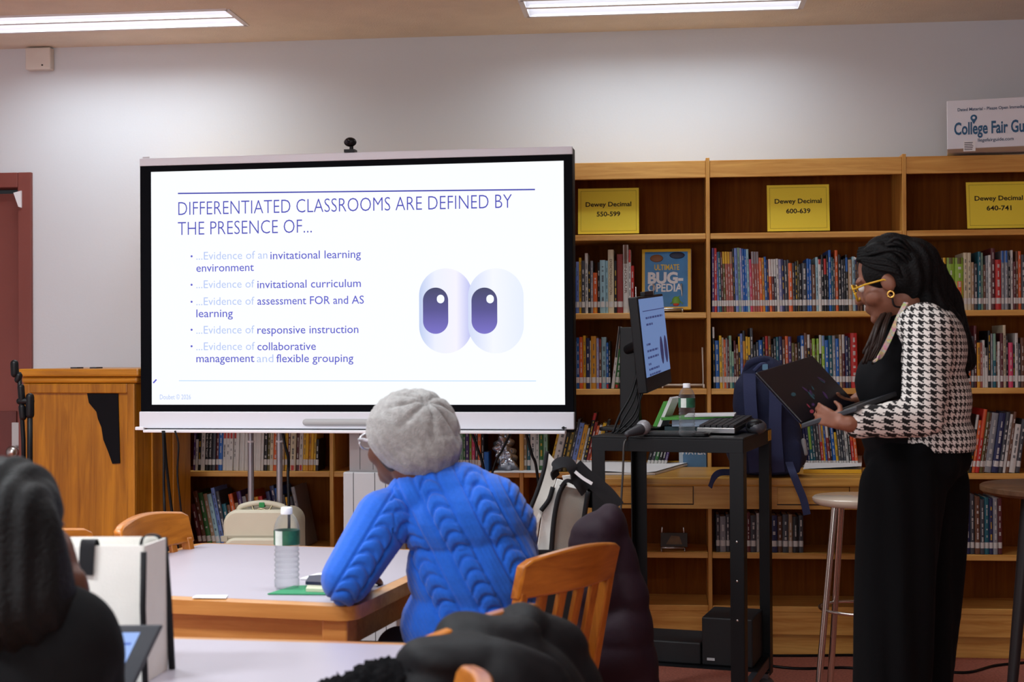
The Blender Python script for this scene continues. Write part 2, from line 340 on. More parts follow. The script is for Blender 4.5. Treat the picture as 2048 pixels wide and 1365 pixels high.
for i in range(5):
    a, b = st[i], st[i+1]
    t = thing('bookcase', BAYLAB[i], 'bookcase', ((a+b)/2, YS, 0), 0, 'bays of the oak wall bookcase'); h = (b-a)/2
    g = .0008
    MB().box((-h-TH/2+g, 0, 0), (-h+TH/2-g, SB-YS, Ztop+.012)).build('upright', oakZ, t, bevel=.002)
    if i == 4: MB().box((h-TH/2, 0, 0), (h+TH/2, SB-YS, Ztop+.012)).build('upright', oakZ, t, bevel=.002)
    l, r = -h+TH/2, h-TH/2
    MB().box((l, SB-YS-.008, 0), (r, SB-YS, Ztop)).build('back_panel', shelf_back, t)
    MB().box((l, .004, Zfas), (r, .024, Ztop)).box((l, .024, Ztop-.02), (r, SB-YS-.008, Ztop)).build('top_rail', oakX, t, bevel=.002)
    for zz in (ZA, ZB, ZC, ZD, ZE, ZF): MB().box((l, .004, zz-.026), (r, SB-YS-.008, zz)).build('shelf', oakX, t, bevel=.003)
    MB().box((l, .01, .10), (r, .03, ZF-.026)).box((l, .05, 0), (r, .07, .10)).build('base_board', oakX, t, bevel=.002)

# ------------------------------------------------------------------ books
COL = {'nv': ('navy', (34, 40, 84)), 'bl': ('blue', (32, 96, 176)), 'lb': ('light blue', (112, 136, 200)), 'pb': ('pale blue', (150, 188, 200)), 'tl': ('teal', (28, 96, 112)),
 'gn': ('green', (52, 112, 56)), 'lg': ('lime green', (140, 178, 58)), 'pg': ('pale green', (140, 178, 154)), 'ol': ('olive', (96, 88, 42)), 'yl': ('yellow', (226, 178, 36)), 'am': ('amber', (212, 150, 42)),
 'og': ('orange', (216, 98, 44)), 'rd': ('red', (190, 42, 38)), 'dr': ('dark red', (132, 40, 36)), 'mr': ('maroon', (92, 36, 42)), 'pk': ('pink', (214, 70, 110)), 'pu': ('purple', (78, 52, 112)),
 'wh': ('white', (212, 210, 206)), 'cr': ('cream', (212, 202, 172)), 'gy': ('gray', (140, 142, 148)), 'dg': ('dark gray', (64, 66, 74)), 'bk': ('black', (24, 24, 28)), 'br': ('brown', (104, 66, 46)),
 'tn': ('tan', (166, 138, 108)), 'tr': ('dusty rose', (168, 92, 82)), 'lv': ('lavender', (150, 150, 196))}
def cmat(c): return mat('cover_'+COL[c][0].replace(' ', '_'), COL[c][1], .42, var=.06, vscale=30)
ORD = ['', 'first', 'second', 'third', 'fourth', 'fifth', 'sixth', 'seventh', 'eighth', 'ninth', 'tenth', 'eleventh', 'twelfth', 'thirteenth', 'fourteenth', 'fifteenth', 'sixteenth', 'seventeenth', 'eighteenth', 'nineteenth', 'twentieth']
def ordn(n):
    if n <= 20: return ORD[n]
    tens = {2: 'twenty', 3: 'thirty', 4: 'forty', 5: 'fifty', 6: 'sixty'}[n//10]
    return ({'twenty': 'twentieth', 'thirty': 'thirtieth', 'forty': 'fortieth', 'fifty': 'fiftieth', 'sixty': 'sixtieth'}[tens]) if n % 10 == 0 else tens+'-'+ORD[n % 10]
def book(loc, w, h, dep, c, lean=0.0, label='', group='', sticker=True, title=True, band=None, words=None, wc=None, foot=None):
    """spine faces -Y; origin at the front bottom left corner"""
    m = cmat(c); tcov = min(.0022, w*.18); mb = MB()
    n = 4; sp = [(w/2 - w/2*math.cos(PI*i/n), -min(.004, w*.2)*math.sin(PI*i/n)) for i in range(n+1)]
    outer = sp + [(w, dep), (w-tcov, dep), (w-tcov, .004), (tcov, .004), (tcov, dep), (0, dep)]
    mb.prism(outer, 0, h); o = mb.build('book', m, None)
    tag(o, label, 'book', group)
    o.matrix_basis = Matrix.Translation(loc) @ Matrix.Rotation(lean, 4, 'Y')
    MB().box((tcov, .005, .004), (w-tcov, dep-.004, h-.004)).build('pages', pagesM, o)
    fr = -min(.004, w*.2)-.0006
    def strip(name, z0, z1, mt, k=.06, dy=0.0):
        s = MB(); q = [(w*k+(w*(1-2*k))*i/4, (fr+.0006)*math.sin(PI*(k+(1-2*k)*i/4))-.0005-dy) for i in range(5)]
        s.mesh([(x, y, z) for z in (z0, z1) for x, y in q], [(i, i+1, i+6, i+5) for i in range(4)]); return s.build(name, mt, o, smooth=180)
    if band: strip('spine_band', h*(1-band[1]), h*(1-band[0]), cmat(band[2]), .02)
    if foot: strip('spine_foot', .002, h*foot[1], cmat(foot[0]), .02)
    lz = .027
    if sticker: strip('spine_label', lz, lz+.026, labelM, .04, .0004)
    if title:
        rng = random.Random(label); tm = MB(); top = h*.93 if not band else h*(1-band[1])-.006; z = top
        if words:
            M4 = Matrix.Translation((w*.5, fr-.0009, h*.5)) @ Matrix.Rotation(PI/2, 4, 'Y')
            L_ = h*.56; tm.text(words, -L_/2+(-.02 if not band else .0), L_/2-.02, -w*.2, w*.42, 0, .01, M4)
        else:
            z -= rng.uniform(0, .03)
            while z > lz+.04:
                ln = rng.uniform(.006, .03); x0 = w*rng.choice((.34, .38, .42)); x1 = w-x0+w*.04
                zz = z
                while zz > max(z-ln, lz+.03):
                    hh = rng.uniform(.0015, .004); tm.mesh([(x0, fr-.0006, zz-hh), (x1, fr-.0006, zz-hh), (x1, fr-.0006, zz), (x0, fr-.0006, zz)], [(0, 1, 2, 3)]); zz -= hh+.0011
                z -= ln+rng.uniform(.004, .03)
        tc = wc or ('yl' if c in ('bk', 'nv') and rng.random() < .3 else 'wh' if c not in ('wh', 'cr', 'yl', 'pb', 'am', 'lb', 'pg') else 'dg')
        if tm.f: tm.build('spine_lettering', cmat(tc), o)
    return o
SHELFZ = {'B': ZB, 'C': ZC, 'D': ZD, 'E': ZE}
ROWN = {'B': 'top book row', 'C': 'second row', 'D': 'third row', 'E': 'lowest row'}
SHORT = ['behind the suitcase', 'by the gray beanie', 'under the 550-599 sign', 'under the 600-639 sign', 'under the 640-741 sign']
def row(bay, sh, px, data, lean=0.0, start=1, ly=None, depth=None, yf=.02, side='left', stick=True, total=None):
    z = SHELFZ[sh]; py = {'B': 620, 'C': 775, 'D': 940, 'E': 1100}[sh]; Yf = YS+yf; x = at_y(px, py, Yf).x
    ents = data.split(); la = math.radians(lean); n = start
    for e in ents:
        q = e.split(','); wpx = float(q[0]); top = float(q[1]); c = q[2]; extra = q[3:]
        if c == '_': x = at_y(at_px(x, py, Yf)+wpx, py, Yf).x; continue
        P = at_px(x, py, Yf); x2 = at_y(P+wpx, py, Yf).x; w = (x2-x)*math.cos(la)*.97
        h = (at_y(P, top, Yf).z - z)/math.cos(la); h = min(h, .345)
        th = 'slim' if w < .0095 else 'thick' if w > .022 else 'plain'
        kw = {}; colour = COL[c][0]; look = (th+' ' if th != 'plain' else '')+colour
        for ex in extra:
            if ex.startswith('t:'): kw['words'] = ex[2:].replace('_', ' ')
            elif ex.startswith('b:'): a, b2_, cc = ex[2:].split('/'); kw['band'] = (float(a), float(b2_), cc); look = (th+' ' if th != 'plain' else '')+colour+' book with '+COL[cc][0]+' band' if (colour+COL[cc][0]).count(' ') == 0 and th == 'plain' else look
            elif ex.startswith('w:'): kw['wc'] = ex[2:]
            elif ex.startswith('f:'): a, b2_ = ex[2:].split('/'); kw['foot'] = (a, float(b2_))
            elif ex == 'n': kw['sticker'] = False
            elif ex == 'q': kw['title'] = False
        if 'book' not in look: look += ' book'
        lab = '%s, %s from %s in %s %s' % (look, ordn(n), side, ROWN[sh], SHORT[bay])
        rng = random.Random(n*31+bay*7+ord(sh)); dep = depth or min(.27, max(.13, h*rng.uniform(.68, .82)))
        off = rng.uniform(0, .012); kw.setdefault('sticker', stick)
        dz = 0.0008
        if la > 0: dz += w*math.sin(la)
        elif la < 0: dz += 0
        loc = Vector((x+.0003, Yf+off, z+dz))
        if 's' in extra: pass
        book(loc, w, h, dep, c, la, lab, 'books in the %s %s' % (ROWN[sh], BAYNAME[bay]), **kw)
        x = x2; n += 1
    return n
def at_px(x, py, Y):
    # picture column of a shelf position (inverse of at_y at that height)
    P = Vector((x, Y, at_y(1400, py, Y).z)) - CAM
    return 1024 + FPX*P.dot(CR)/P.dot(FW)

# bay 2
row(2, 'B', 1149, '3,536,bl,b:0/.2/gn 6,524,lb 5,516,yl 7,522,dg 6,507,wh 5,529,bk 5,522,gy 9,546,og,f:am/.16 5,525,bk 11,521,pb 5,522,pb 12,500,cr,t:EXTINCTION+EVOLUTION,w:br,q2 6,522,bk 12,509,dr,q 11,490,wh,b:0/.28/br,t:DINOSAUR,w:br 5,500,wh,b:0/.2/rd 6,532,rd')
row(2, 'C', 1150, '3,684,gy 6,676,bl 7,675,og 6,672,yl 8,677,nv 2,682,cr 11,673,am 5,677,lv 5,679,br,b:0/.15/dr,f:rd/.12 10,675,pb 4,686,bl,f:rd/.1 4,683,bk')
row(2, 'C', 1222, '6,654,wh,b:0/.5/bk 9,700,gn,f:rd/.1 4,700,bk 4,705,gn', lean=7, start=13)
row(2, 'C', 1262, '6,700,yl,b:0/.45/rd 4,690,dr 5,694,wh 4,700,dg', lean=5, start=17)
row(2, 'D', 1046, '8,858,tn 7,858,tl 10,852,wh 7,856,wh 9,856,gn,w:yl 8,858,pg')
row(2, 'D', 1097, '5,851,yl 15,846,wh 7,850,bk,w:yl 9,848,ol,w:yl 5,840,dg 10,848,lb 9,852,am 4,858,wh 7,828,bk,b:0/.12/rd 6,846,dr 5,853,og 6,852,wh 7,848,yl 6,842,bk', lean=13, start=7)
row(2, 'D', 1290, '7,868,bk 7,872,dg 7,870,gn 7,872,bk 6,874,bk 6,872,pu', lean=14, start=21)
# bay 3
row(3, 'B', 1424, '5,497,pu 5,497,rd')
row(3, 'B', 1435, '4,505,lb 5,504,tl 4,505,mr 5,504,ol,b:0/.2/yl 5,504,tr,b:0/.2/yl 5,504,tr,b:0/.2/yl 5,504,tr,b:0/.2/tn 4,498,bk 6,497,lb 5,496,pg 4,497,lv 5,498,bl 4,499,bl 5,499,pb 5,519,pk,f:pk/.3 5,504,tr,b:0/.2/gy 5,504,tr,b:0/.2/gy 5,504,tr,b:0/.2/gy 5,516,og 5,516,am 5,514,bl 4,520,nv 5,519,og,b:0/.33/wh 5,519,mr,b:0/.33/wh 5,519,dg,b:0/.33/wh 5,518,wh 6,519,lv 5,519,nv 6,521,dg 5,520,dg 4,525,bk', lean=-1.6, start=3)
row(3, 'B', 1578, '8,527,og 5,527,dg 5,524,bk 3,522,ol 6,529,bk 10,527,dg 5,518,bl 4,519,bl 9,530,br 5,515,pb 6,519,wh,b:0/.1/rd 5,510,bk 6,518,bk,b:0/.3/rd 4,510,bk 5,501,bl 4,515,tl 4,518,dg 6,501,og 6,510,bk 5,520,dg 4,518,bk 5,510,bk,b:.05/.3/bl 8,520,tn 6,514,pb 3,520,nv 6,525,br 5,524,br 3,530,_ 16,560,wh,q,n', start=34, lean=-.8)
row(3, 'C', 1427, '4,655,bk,b:0/.18/wh 9,682,bl 5,672,yl 4,676,cr 4,680,og 3,677,gy 4,680,mr 5,672,pg 4,704,tl,b:0/.4/pg 4,682,mr 5,690,br 4,674,bk,b:0/.3/yl 5,668,lb 6,662,bk,b:.18/.6/am,f:rd/.5 5,674,yl,f:nv/.55 4,675,nv,b:0/.35/yl 6,657,dg 6,690,bk 5,685,dg 8,681,bl 5,675,bk 6,673,dr,b:0/.25/rd 6,673,br,w:yl 5,690,bk 5,678,dg 5,675,tl 7,674,nv 6,680,br 6,673,og 7,674,pu 6,687,ol 6,688,br 6,686,bk 7,672,bl,f:wh/.8 6,667,br 6,670,bk,b:0/.25/wh 4,680,mr 6,678,lg 3,690,br 5,678,lg 5,671,bk,b:0/.35/wh 6,672,lg,b:0/.2/lb 8,681,bl 8,672,tl 6,672,gy 7,678,bl 5,670,tn 7,670,mr,b:0/.35/wh 6,673,nv 5,676,dg 14,667,rd', lean=-.8)
row(3, 'D', 1606, '6,843,bk,b:0/.15/am 6,853,nv 5,853,nv 6,844,tl,b:0/.55/lg 5,853,tl 6,845,dg 5,845,dg 6,845,rd,b:0/.4/gy 3,850,yl 4,848,bl 6,847,dr,b:0/.3/wh 4,856,bk 7,846,bl 5,866,yl 5,847,dg 5,846,dg 5,845,dg 6,844,wh 5,856,bk 6,848,rd,b:0/.35/og 6,852,og', lean=-5)
row(3, 'E', 1432, '8,1030,dg 12,1034,gy 8,1030,dg 10,1032,bk 14,1036,dg 9,1030,tn 8,1026,mr 12,1032,dg 6,1028,wh 13,1034,bk 9,1030,dg 14,1032,nv 10,1034,br 12,1030,dg 8,1030,tn 12,1034,bk 10,1032,dg', lean=0)
# bay 4
row(4, 'B', 1858, '4,516,tl 8,520,wh 10,516,mr 5,521,og 10,516,bk,b:0/.12/yl,f:yl/.4,t:Vegetarian_Cooking 16,516,lg,b:0/.12/ol,f:og/.55 17,516,lg,b:0/.12/ol,f:og/.55 8,506,cr 8,506,cr 5,525,tn 8,528,dg 6,504,tl 5,506,pg 5,530,br 5,512,gy 5,511,wh 9,497,mr 12,520,rd 7,502,gy,b:0/.2/bl 6,502,gy,b:0/.2/bl 6,512,bk 5,501,wh 5,524,mr 5,503,br 6,503,og 8,510,dg')
row(4, 'C', 1922, '8,656,pk 5,667,gy 8,683,og 6,673,dg 6,652,mr 6,686,am 5,686,tr 5,681,wh 6,696,wh,b:0/.2/bk 6,662,bk 4,668,gy 6,668,tl,b:0/.5/pg 3,690,br 5,684,wh 6,667,mr 6,651,cr 5,672,bk 9,686,pk 4,690,bk 6,667,wh 5,688,dg 8,676,br')
row(4, 'D', 1930, '8,890,ol 6,831,bk,b:0/.25/wh 6,842,og 8,820,rd,b:0/.45/og 7,826,ol 4,828,br 14,828,gy 13,828,nv 9,826,dg 6,830,wh 6,825,br 13,850,wh 10,840,dg', lean=8)
row(4, 'E', 1922, '9,992,dg 10,990,nv 9,990,dg 10,994,br 9,1000,dg 9,996,tl 8,998,nv 9,996,gy 10,998,mr')
# bay 0
row(0, 'D', 386, '4,866,pu 5,880,wh 6,866,bk 8,858,wh,f:wh/.3 7,858,bk,t:THE_YEAR_THAT 7,858,bk,t:THE_YEAR_THAT 7,866,dg,q 6,860,mr 8,852,bl 7,862,wh,b:.05/.2/rd 7,862,wh,b:.05/.2/rd 7,862,wh,b:.05/.2/rd 6,862,wh,b:.05/.2/rd 6,862,wh,q,n 5,862,wh,q,n 6,862,wh,q,n 5,862,wh,q,n 6,862,wh,q,n 5,862,wh,q,n 6,862,wh,q,n 5,862,wh,q,n 6,862,wh,q,n 5,862,wh,q,n 8,856,bk 5,862,ol 7,860,cr 8,860,og 6,862,og 8,860,tn 6,862,yl 6,858,mr 11,852,cr,f:rd/.12 6,858,mr 8,858,wh,f:rd/.14 6,860,yl 5,860,am,b:0/.7/yl 5,860,am 5,860,am,b:0/.7/yl 5,860,yl 6,880,bk', lean=2)
row(0, 'E', 398, '8,1010,mr 9,985,br 10,988,gn 9,990,tn 9,990,pb 8,978,lb 8,985,dg 9,1010,tl 8,1012,br 9,990,og 8,1008,tn 9,985,pu 9,995,gy 8,990,br 8,985,og 8,996,am 9,995,rd 9,1000,dg 9,985,nv 10,974,nv 9,978,bl 9,992,dg 7,996,yl 8,995,dg 8,976,gy', lean=-11, stick=True)
# bay 1
row(1, 'D', 905, '8,860,tl 6,862,dg 7,856,pg 5,858,gn 7,858,pu 5,860,lg 7,858,pk 6,860,dg 6,858,og 6,862,bk 9,905,bl,q,n')

# ------------------------------------------------------------------ signs, face-out books, stands on the shelves
def face_out(name, label, cat, pxs, z, yoff, tiltdeg, thick, m, group=None, extra=None):
    a = at_y(pxs[0], 620, YS+yoff).x; b = at_y(pxs[1], 620, YS+yoff).x; h = at_y(pxs[0], pxs[2], YS+yoff).z - z
    t = thing(name, label, cat, ((a+b)/2, YS+yoff, z), 0, group); t.rotation_euler = (math.radians(-tiltdeg), 0, math.radians(pxs[3]) if len(pxs) > 3 else 0)
    return t, b-a, h
for pa, pb_, py, num, lab in ((1157, 1279, 376, '550-599', 'yellow shelf sign reading 550-599, beside the big screen'), (1536, 1661, 369, '600-639', 'yellow shelf sign reading 600-639, in the middle bay'), (1936, 2066, 363, '640-741', 'yellow shelf sign reading 640-741, at the right edge')):
    t, W_, H_ = face_out('shelf_sign', lab, 'sign', (pa, pb_, py), ZA+.0085, .045, 7, .002, yellowP, 'yellow number signs on the top shelf')
    MB().box((-W_/2, 0, 0), (W_/2, .0015, H_)).build('sheet', yellowP, t)
    s = MB(); wd = W_/2-.012
    for x0, x1, z0, z1 in ((-wd, wd, .012, .0135), (-wd, wd, H_-.0135, H_-.012), (-wd, -wd+.0015, .012, H_-.012), (wd-.0015, wd, .012, H_-.012)):
        s.mesh([(x0, -.0004, z0), (x1, -.0004, z0), (x1, -.0004, z1), (x0, -.0004, z1)], [(0, 1, 2, 3)])
    s.build('border', mat('sign_border', (176, 140, 40), .7), t)
    MB().text('Dewey Decimal', -.105, .105, H_*.60, .021, -.0006, .022).text(num, -.054, .054, H_*.385, .021, -.0006, .022).build('lettering', inkM, t)
    MB().box((-W_/2-.002, -.0018, 0), (W_/2+.002, -.0012, H_+.002)).build('plastic_sleeve', mat('sleeve_plastic', (255, 255, 255), .03, trans=1, ior=1.02), t)
    MB().box((-W_/2, .003, 0), (W_/2, .06, .002)).build('stand_foot', mat('sleeve_plastic', (255, 255, 255)), t)
# bug book
t, W_, H_ = face_out('display_book', 'large blue and yellow bug book standing cover-out behind the monitor', 'book', (1284, 1381, 500, -3), ZB+.004, .10, 9, .03, None)
H_ = .30; W_ = .226
MB().box((-W_/2, 0, .012), (W_/2, .022, H_)).build('cover', mat('bug_yellow', (238, 190, 28), .35), t, bevel=.002)
MB().box((-W_/2+.003, .002, .015), (W_/2+.0015, .020, H_-.003)).build('pages', pagesM, t)
b = .014; s = MB(); s.mesh([(-W_/2+b, -.0008, .012+b), (W_/2-b, -.0008, .012+b), (W_/2-b, -.0008, H_-b), (-W_/2+b, -.0008, H_-b)], [(0, 1, 2, 3)]); s.build('cover_picture', mat('bug_blue', (40, 126, 190), .35, var=.25, vscale=9), t)
MB().text('ULTIMATE', -.055, .06, .20, .026, -.0016, .02).build('title_yellow', mat('title_yellow', (236, 200, 40), .4), t)
MB().text('BUG-', -.085, .078, .138, .05, -.0016, .045).text('OPEDIA', -.085, .075, .098, .036, -.0016, .025).build('title_white', mat('title_white', (238, 240, 244), .4), t)
MB().ell((.045, -.004, .052), (.018, .004, .022)).cap((.02, -.004, .04), (.06, -.004, .075), .002).cap((.075, -.004, .04), (.04, -.004, .07), .002).build('picture_bug', mat('bug_green', (120, 176, 60), .5), t, smooth=180)
MB().ell((.045, -.0045, .036), (.014, .004, .007)).build('picture_mouth', mat('bug_red', (206, 66, 40), .5), t, smooth=180)
MB().ell((-.045, -.0035, .255), (.03, .003, .018)).build('picture_beetle', mat('beetle_brown', (140, 84, 40), .5), t, smooth=180)
MB().ell((.05, -.0035, .268), (.035, .003, .016)).build('picture_fly', mat('fly_navy', (32, 40, 70), .5), t, smooth=180)
# wire book stands
def wire_stand(label, px, py, Y, z, m, s=1.0):
    p = at_y(px, py, Y); t = thing('book_stand', label, 'book stand', (p.x, Y, z), 0)
    r = .0035; a = .075*s
    for sx in (-1, 1): MB().tube([(sx*a, -.05, .018), (sx*a, -.06, .004), (sx*a, -.04, .004), (sx*a, .07, .004), (sx*a, .05, .05), (sx*(a-.004), 0.02, .15*s)], r, 8).build('side_wire', m, t, smooth=180)
    MB().tube([(-a, -.05, .018), (a, -.05, .018)], r, 8).build('cross_wire', m, t, smooth=180); MB().tube([(-a, .02, .012), (a, .02, .012)], r, 8).build('cross_wire', m, t, smooth=180)
    return t
whiteW = mat('white_wire', (222, 212, 200), .4)
wire_stand('empty white wire book stand on the shelf behind the water bottle', 1366, 778, YS+.09, ZC, whiteW, 1.25)
wire_stand('wire stand holding up the blue and yellow bug book', 1335, 622, YS+.07, ZB, silver, .9)
p = at_y(1272, 625, YS+.05); t = thing('bookend', 'thin metal bookend at the end of the top row beside the bug book', 'bookend', (p.x, YS+.03, ZB))
MB().box((-.001, 0, 0), (.001, .12, .12)).build('upright_plate', silver, t); MB().box((.001, 0, 0), (.02, .12, .0015)).build('foot_plate', silver, t)
# water book, behind the cart
t, W_, H_ = face_out('display_book', 'blue book titled WATER propped cover-out below the cart top', 'book', (1356, 1411, 862, 0), ZD+.002, .03, 5, .02, None)
MB().box((-W_/2, 0, 0), (W_/2, .02, H_)).build('cover', mat('water_blue', (78, 122, 160), .4, var=.15, vscale=14), t, bevel=.0015)
MB().text('WATER', -W_/2+.008, W_/2-.004, H_*.42, .024, -.001, .02).build('title', paperW, t); MB().box((-W_/2, -.0006, 0), (-W_/2+.018, 0, H_)).build('cover_strip', mat('water_pale', (176, 190, 200), .4), t)
t, W_, H_ = face_out('display_book', 'dark brown book propped cover-out on a low shelf under the desk', 'book', (1318, 1372, 1066, 0), ZE+.012, .08, 8, .02, None)
MB().box((-W_/2, 0, 0), (W_/2, .02, H_)).build('cover', mat('cover_umber', (52, 36, 24), .5, var=.2, vscale=20), t, bevel=.0015); MB().mesh([(-W_*.3, -.0006, H_*.2), (W_*.3, -.0006, H_*.2), (W_*.2, -.0006, H_*.75), (-W_*.1, -.0006, H_*.8)], [(0, 1, 2, 3)]).build('cover_picture', mat('umber_picture', (120, 84, 44), .5, var=.3, vscale=30), t)
wire_stand('dark wire stand under the brown book on the low shelf behind the cart', 1346, 1104, YS+.06, ZE, silver, .7)
# silver plastic wrapped item and papers by the beanie
p = at_y(1005, 940, YS-.005); t = thing('plastic_bag', 'shiny clear plastic-wrapped packet on the shelf right of the gray beanie', 'plastic bag', (p.x, YS, ZD))
def crumple(co, no): return .010*np.sin(co[:, 0]*130+co[:, 2]*60)+.008*np.sin(co[:, 2]*150+co[:, 1]*90)
o = blob('wrapper', MB().ell((0, .08, .085), (.045, .055, .095)).ell((.03, .06, .05), (.035, .05, .06)), mat('foil_plastic', (206, 212, 224), .12, .75), t, .006, 2, crumple, world=False)
t = thing('paper_stack', 'loose white papers lying at the shelf edge right of the gray beanie', 'papers', (at_y(1035, 940, YS).x, YS, ZD))
MB().box((-.11, -.06, .001), (.10, .16, .004), (0, 0, .04)).build('sheets', paperW, t); MB().box((-.02, -.10, .0045), (.16, .14, .007), (0, 0, -.12)).build('top_sheets', paperW, t)

# ------------------------------------------------------------------ box on the bookcase
p = at_d(1897, 306, 6.2); zb = Ztop+.0125
t = thing('cardboard_box', 'white carton with blue lettering on top of the bookcase', 'box', (p.x, p.y+.03, zb), math.radians(-11))
WB, HB = .47, at_d(1900, 195, 6.2).z-zb-.01
MB().box((0, 0, 0), (WB, .26, HB)).build('carton', mat('white_card', (226, 228, 234), .7, var=.02), t, bevel=.003)
blueInk = mat('blue_ink', (40, 92, 130), .6); s = .00218
MB().text('Dated Material - Please Open Immediately',   .045, .345, HB-.048, .013, -.0012, .02).build('small_heading', mat('slate_ink', (60, 84, 112), .6), t)
MB().text('College Fair Guide', .030, .375, HB-.150, .052, -.0012, .025).build('big_lettering', blueInk, t)
pin = MB().ell((.112, -.001, HB-.08), (.014, .0012, .014)).mesh([(.100, -.0014, HB-.086), (.124, -.0014, HB-.086), (.112, -.0014, HB-.108)], [(0, 2, 1)]); pin.build('pin_mark', blueInk, t)
MB().ell((.112, -.0022, HB-.08), (.006, .001, .006)).build('pin_hole', mat('white_card', (206, 208, 214)), t)
MB().text('llegefairguide.com', .128, .275, HB-.185, .014, -.0012, .015).build('web_address', mat('slate_ink', (60, 84, 112)), t)
MB().box((.068, -.0016, HB-.225), (.118, -.0008, HB-.18)).build('postage_label', paperW, t)
ps = MB()
for i in range(5): ps.box((.072, -.0022, HB-.219+i*.0075), (.105+.002*(i % 3), -.0017, HB-.216+i*.0075))
ps.build('label_print', mat('dark_grey_plastic', (52, 53, 58)), t)

# ------------------------------------------------------------------ interactive display on its lift stand
DP = at_d(714, 868, 5.75); DR = math.radians(-3.2); DP0 = Vector((DP.x, DP.y, 0))
disp = thing('interactive_display', 'large white-framed screen showing a slide of text and cartoon eyes', 'display', DP0, DR)
def pl(px, py): return on_plane(px, py, DP0, DR)
sl, srt = pl(281, 580)[0], pl(1146.5, 580)[0]; st_, stb = pl(714, 305)[1], pl(714, 321)[1]; sbb, sbt = pl(714, 864)[1], pl(714, 824)[1]
al, ar, atop, abot = pl(303, 580)[0], pl(1129, 580)[0], pl(714, 333)[1], pl(714, 810)[1]
MB().box((sl, .004, sbb), (srt, .085, st_-.002)).build('casing', mat('display_back', (14, 15, 19), .6, spec=.15), disp, bevel=.004)
bz = MB()
for a, b in (((sl+.002, -.004, sbt), (al, .004, stb)), ((ar, -.004, sbt), (srt-.002, .004, stb)), ((al, -.004, sbt), (ar, .004, abot)), ((al, -.004, atop), (ar, .004, stb))): bz.box(a, b)
bz.build('bezel', mat('bezel_black', (5, 6, 11), .6, spec=.06), disp)
MB().box((sl, -.006, stb), (srt, .03, st_)).build('top_bar', mat('display_white', (214, 215, 222), .4), disp, bevel=.003)
bb = MB().box((sl-.002, -.014, sbb+.012), (srt+.002, .02, sbt)).build('bottom_bar', mat('display_white', (214, 215, 222)), disp, bevel=.004)
MB().box((sl+.03, -.05, sbb-.004), (srt-.03, .01, sbb+.008)).box((sl-.018, -.02, sbb+.004), (sl+.02, .0, sbb+.018)).build('pen_tray', whiteP, disp, bevel=.003)
gx0, gx1 = pl(614, 845)[0], pl(846, 845)[0]; gz = pl(714, 845)[1]
MB().cap((gx0, -.0135, gz), (gx1, -.0135, gz), .014).build('speaker_grille', mat('grille_grey', (168, 168, 168), .6), disp, smooth=180)
lx, lz = pl(1128, 856); MB().ell((lx, -.015, lz), (.006, .003, .006)).cap((lx-.006, -.0155, lz), (lx+.01, -.0155, lz), .0022).build('power_button', blackP, disp, smooth=180)
lx, lz = pl(287, 316); MB().box((lx, -.0075, lz-.003), (lx+.03, -.006, lz+.003)).build('maker_mark', mat('mark_grey', (186, 186, 192), .5), disp)
SCR = mat('screen_white', (247, 251, 255), emit=.80)
scr = MB().mesh([(al, .0, abot), (ar, .0, abot), (ar, .0, atop), (al, .0, atop)], [(0, 1, 2, 3)]).build('screen', SCR, disp)
def scrline(name, py0, py1, thick, m):
    x0, z0 = pl(py0[0], py0[1]); x1, z1 = pl(py1[0], py1[1])
    MB().mesh([(x0, -.0008, z0-thick), (x1, -.0008, z1-thick), (x1, -.0008, z1), (x0, -.0008, z0)], [(0, 1, 2, 3)]).build(name, m, scr)
eTitle = mat('slide_indigo', (60, 62, 176), emit=.82); eBold = mat('slide_violet', (84, 86, 196), emit=.82); eFade = mat('slide_faded', (176, 194, 240), emit=.80); eRule = mat('slide_rule', (44, 48, 150), emit=1)
scrline('slide_rule', (356, 386), (1070, 378), .0055, eRule); scrline('slide_rule', (358, 761.5), (1072, 762), .0024, mat('slide_rule_pale', (150, 186, 236), emit=1))
capz = (pl(714, 405)[1]-pl(714, 433)[1])
def stext(mb, t, xa, xb, yb, cap, bold=0.0):
    x0, z = pl(xa, yb); x1, _ = pl(xb, yb); mb.text(t, x0, x1, z, cap, -.0012, bold)
m = MB(); stext(m, 'DIFFERENTIATED CLASSROOMS ARE DEFINED BY', 357, 1024, 431, capz, -.012); stext(m, 'THE PRESENCE OF...', 356, 624, 471, capz, -.012); m.build('title_lettering', eTitle, scr)
c2z = capz*.58; B = MB(); Fd = MB()
for t, xa, xb, y, f in (('...Evidence of an', 393, 535, 520, 1), ('invitational learning', 541, 722, 519, 0), ('environment', 393, 508, 544, 0), ('...Evidence of', 393, 509, 577, 1), ('invitational curriculum', 515, 722, 577, 0), ('...Evidence of', 393, 509, 611, 1),
    ('assessment FOR and AS', 515, 728, 610, 0), ('learning', 393, 466, 635, 0), ('...Evidence of', 393, 509, 668, 1), ('responsive instruction', 515, 717, 668, 0), ('...Evidence of', 393, 510, 701, 1), ('collaborative', 515, 632, 701, 0), ('management', 393, 509, 725, 0), ('and', 514, 547, 725, 1), ('flexible grouping', 553, 707, 725, 0)):
    stext(Fd if f else B, t, xa, xb, y, c2z, -.004 if f else .004)
for yy in (513, 570, 604, 660, 693): x0, z0 = pl(383.5, yy); B.ell((x0, -.001, z0), (.0045, .0006, .0045))
B.build('bullet_lettering', eBold, scr); Fd.build('faded_lettering', eFade, scr)
m = MB(); stext(m, 'Doubet \u00a9 2026', 320, 382, 799, c2z*.6); m.build('footer_lettering', eFade, scr)
x0, z0 = pl(310, 763); MB().box((x0-.010, -.001, z0-.003), (x0+.010, -.0006, z0+.003), (0, -.8, 0)).build('pen_icon', eBold, scr)
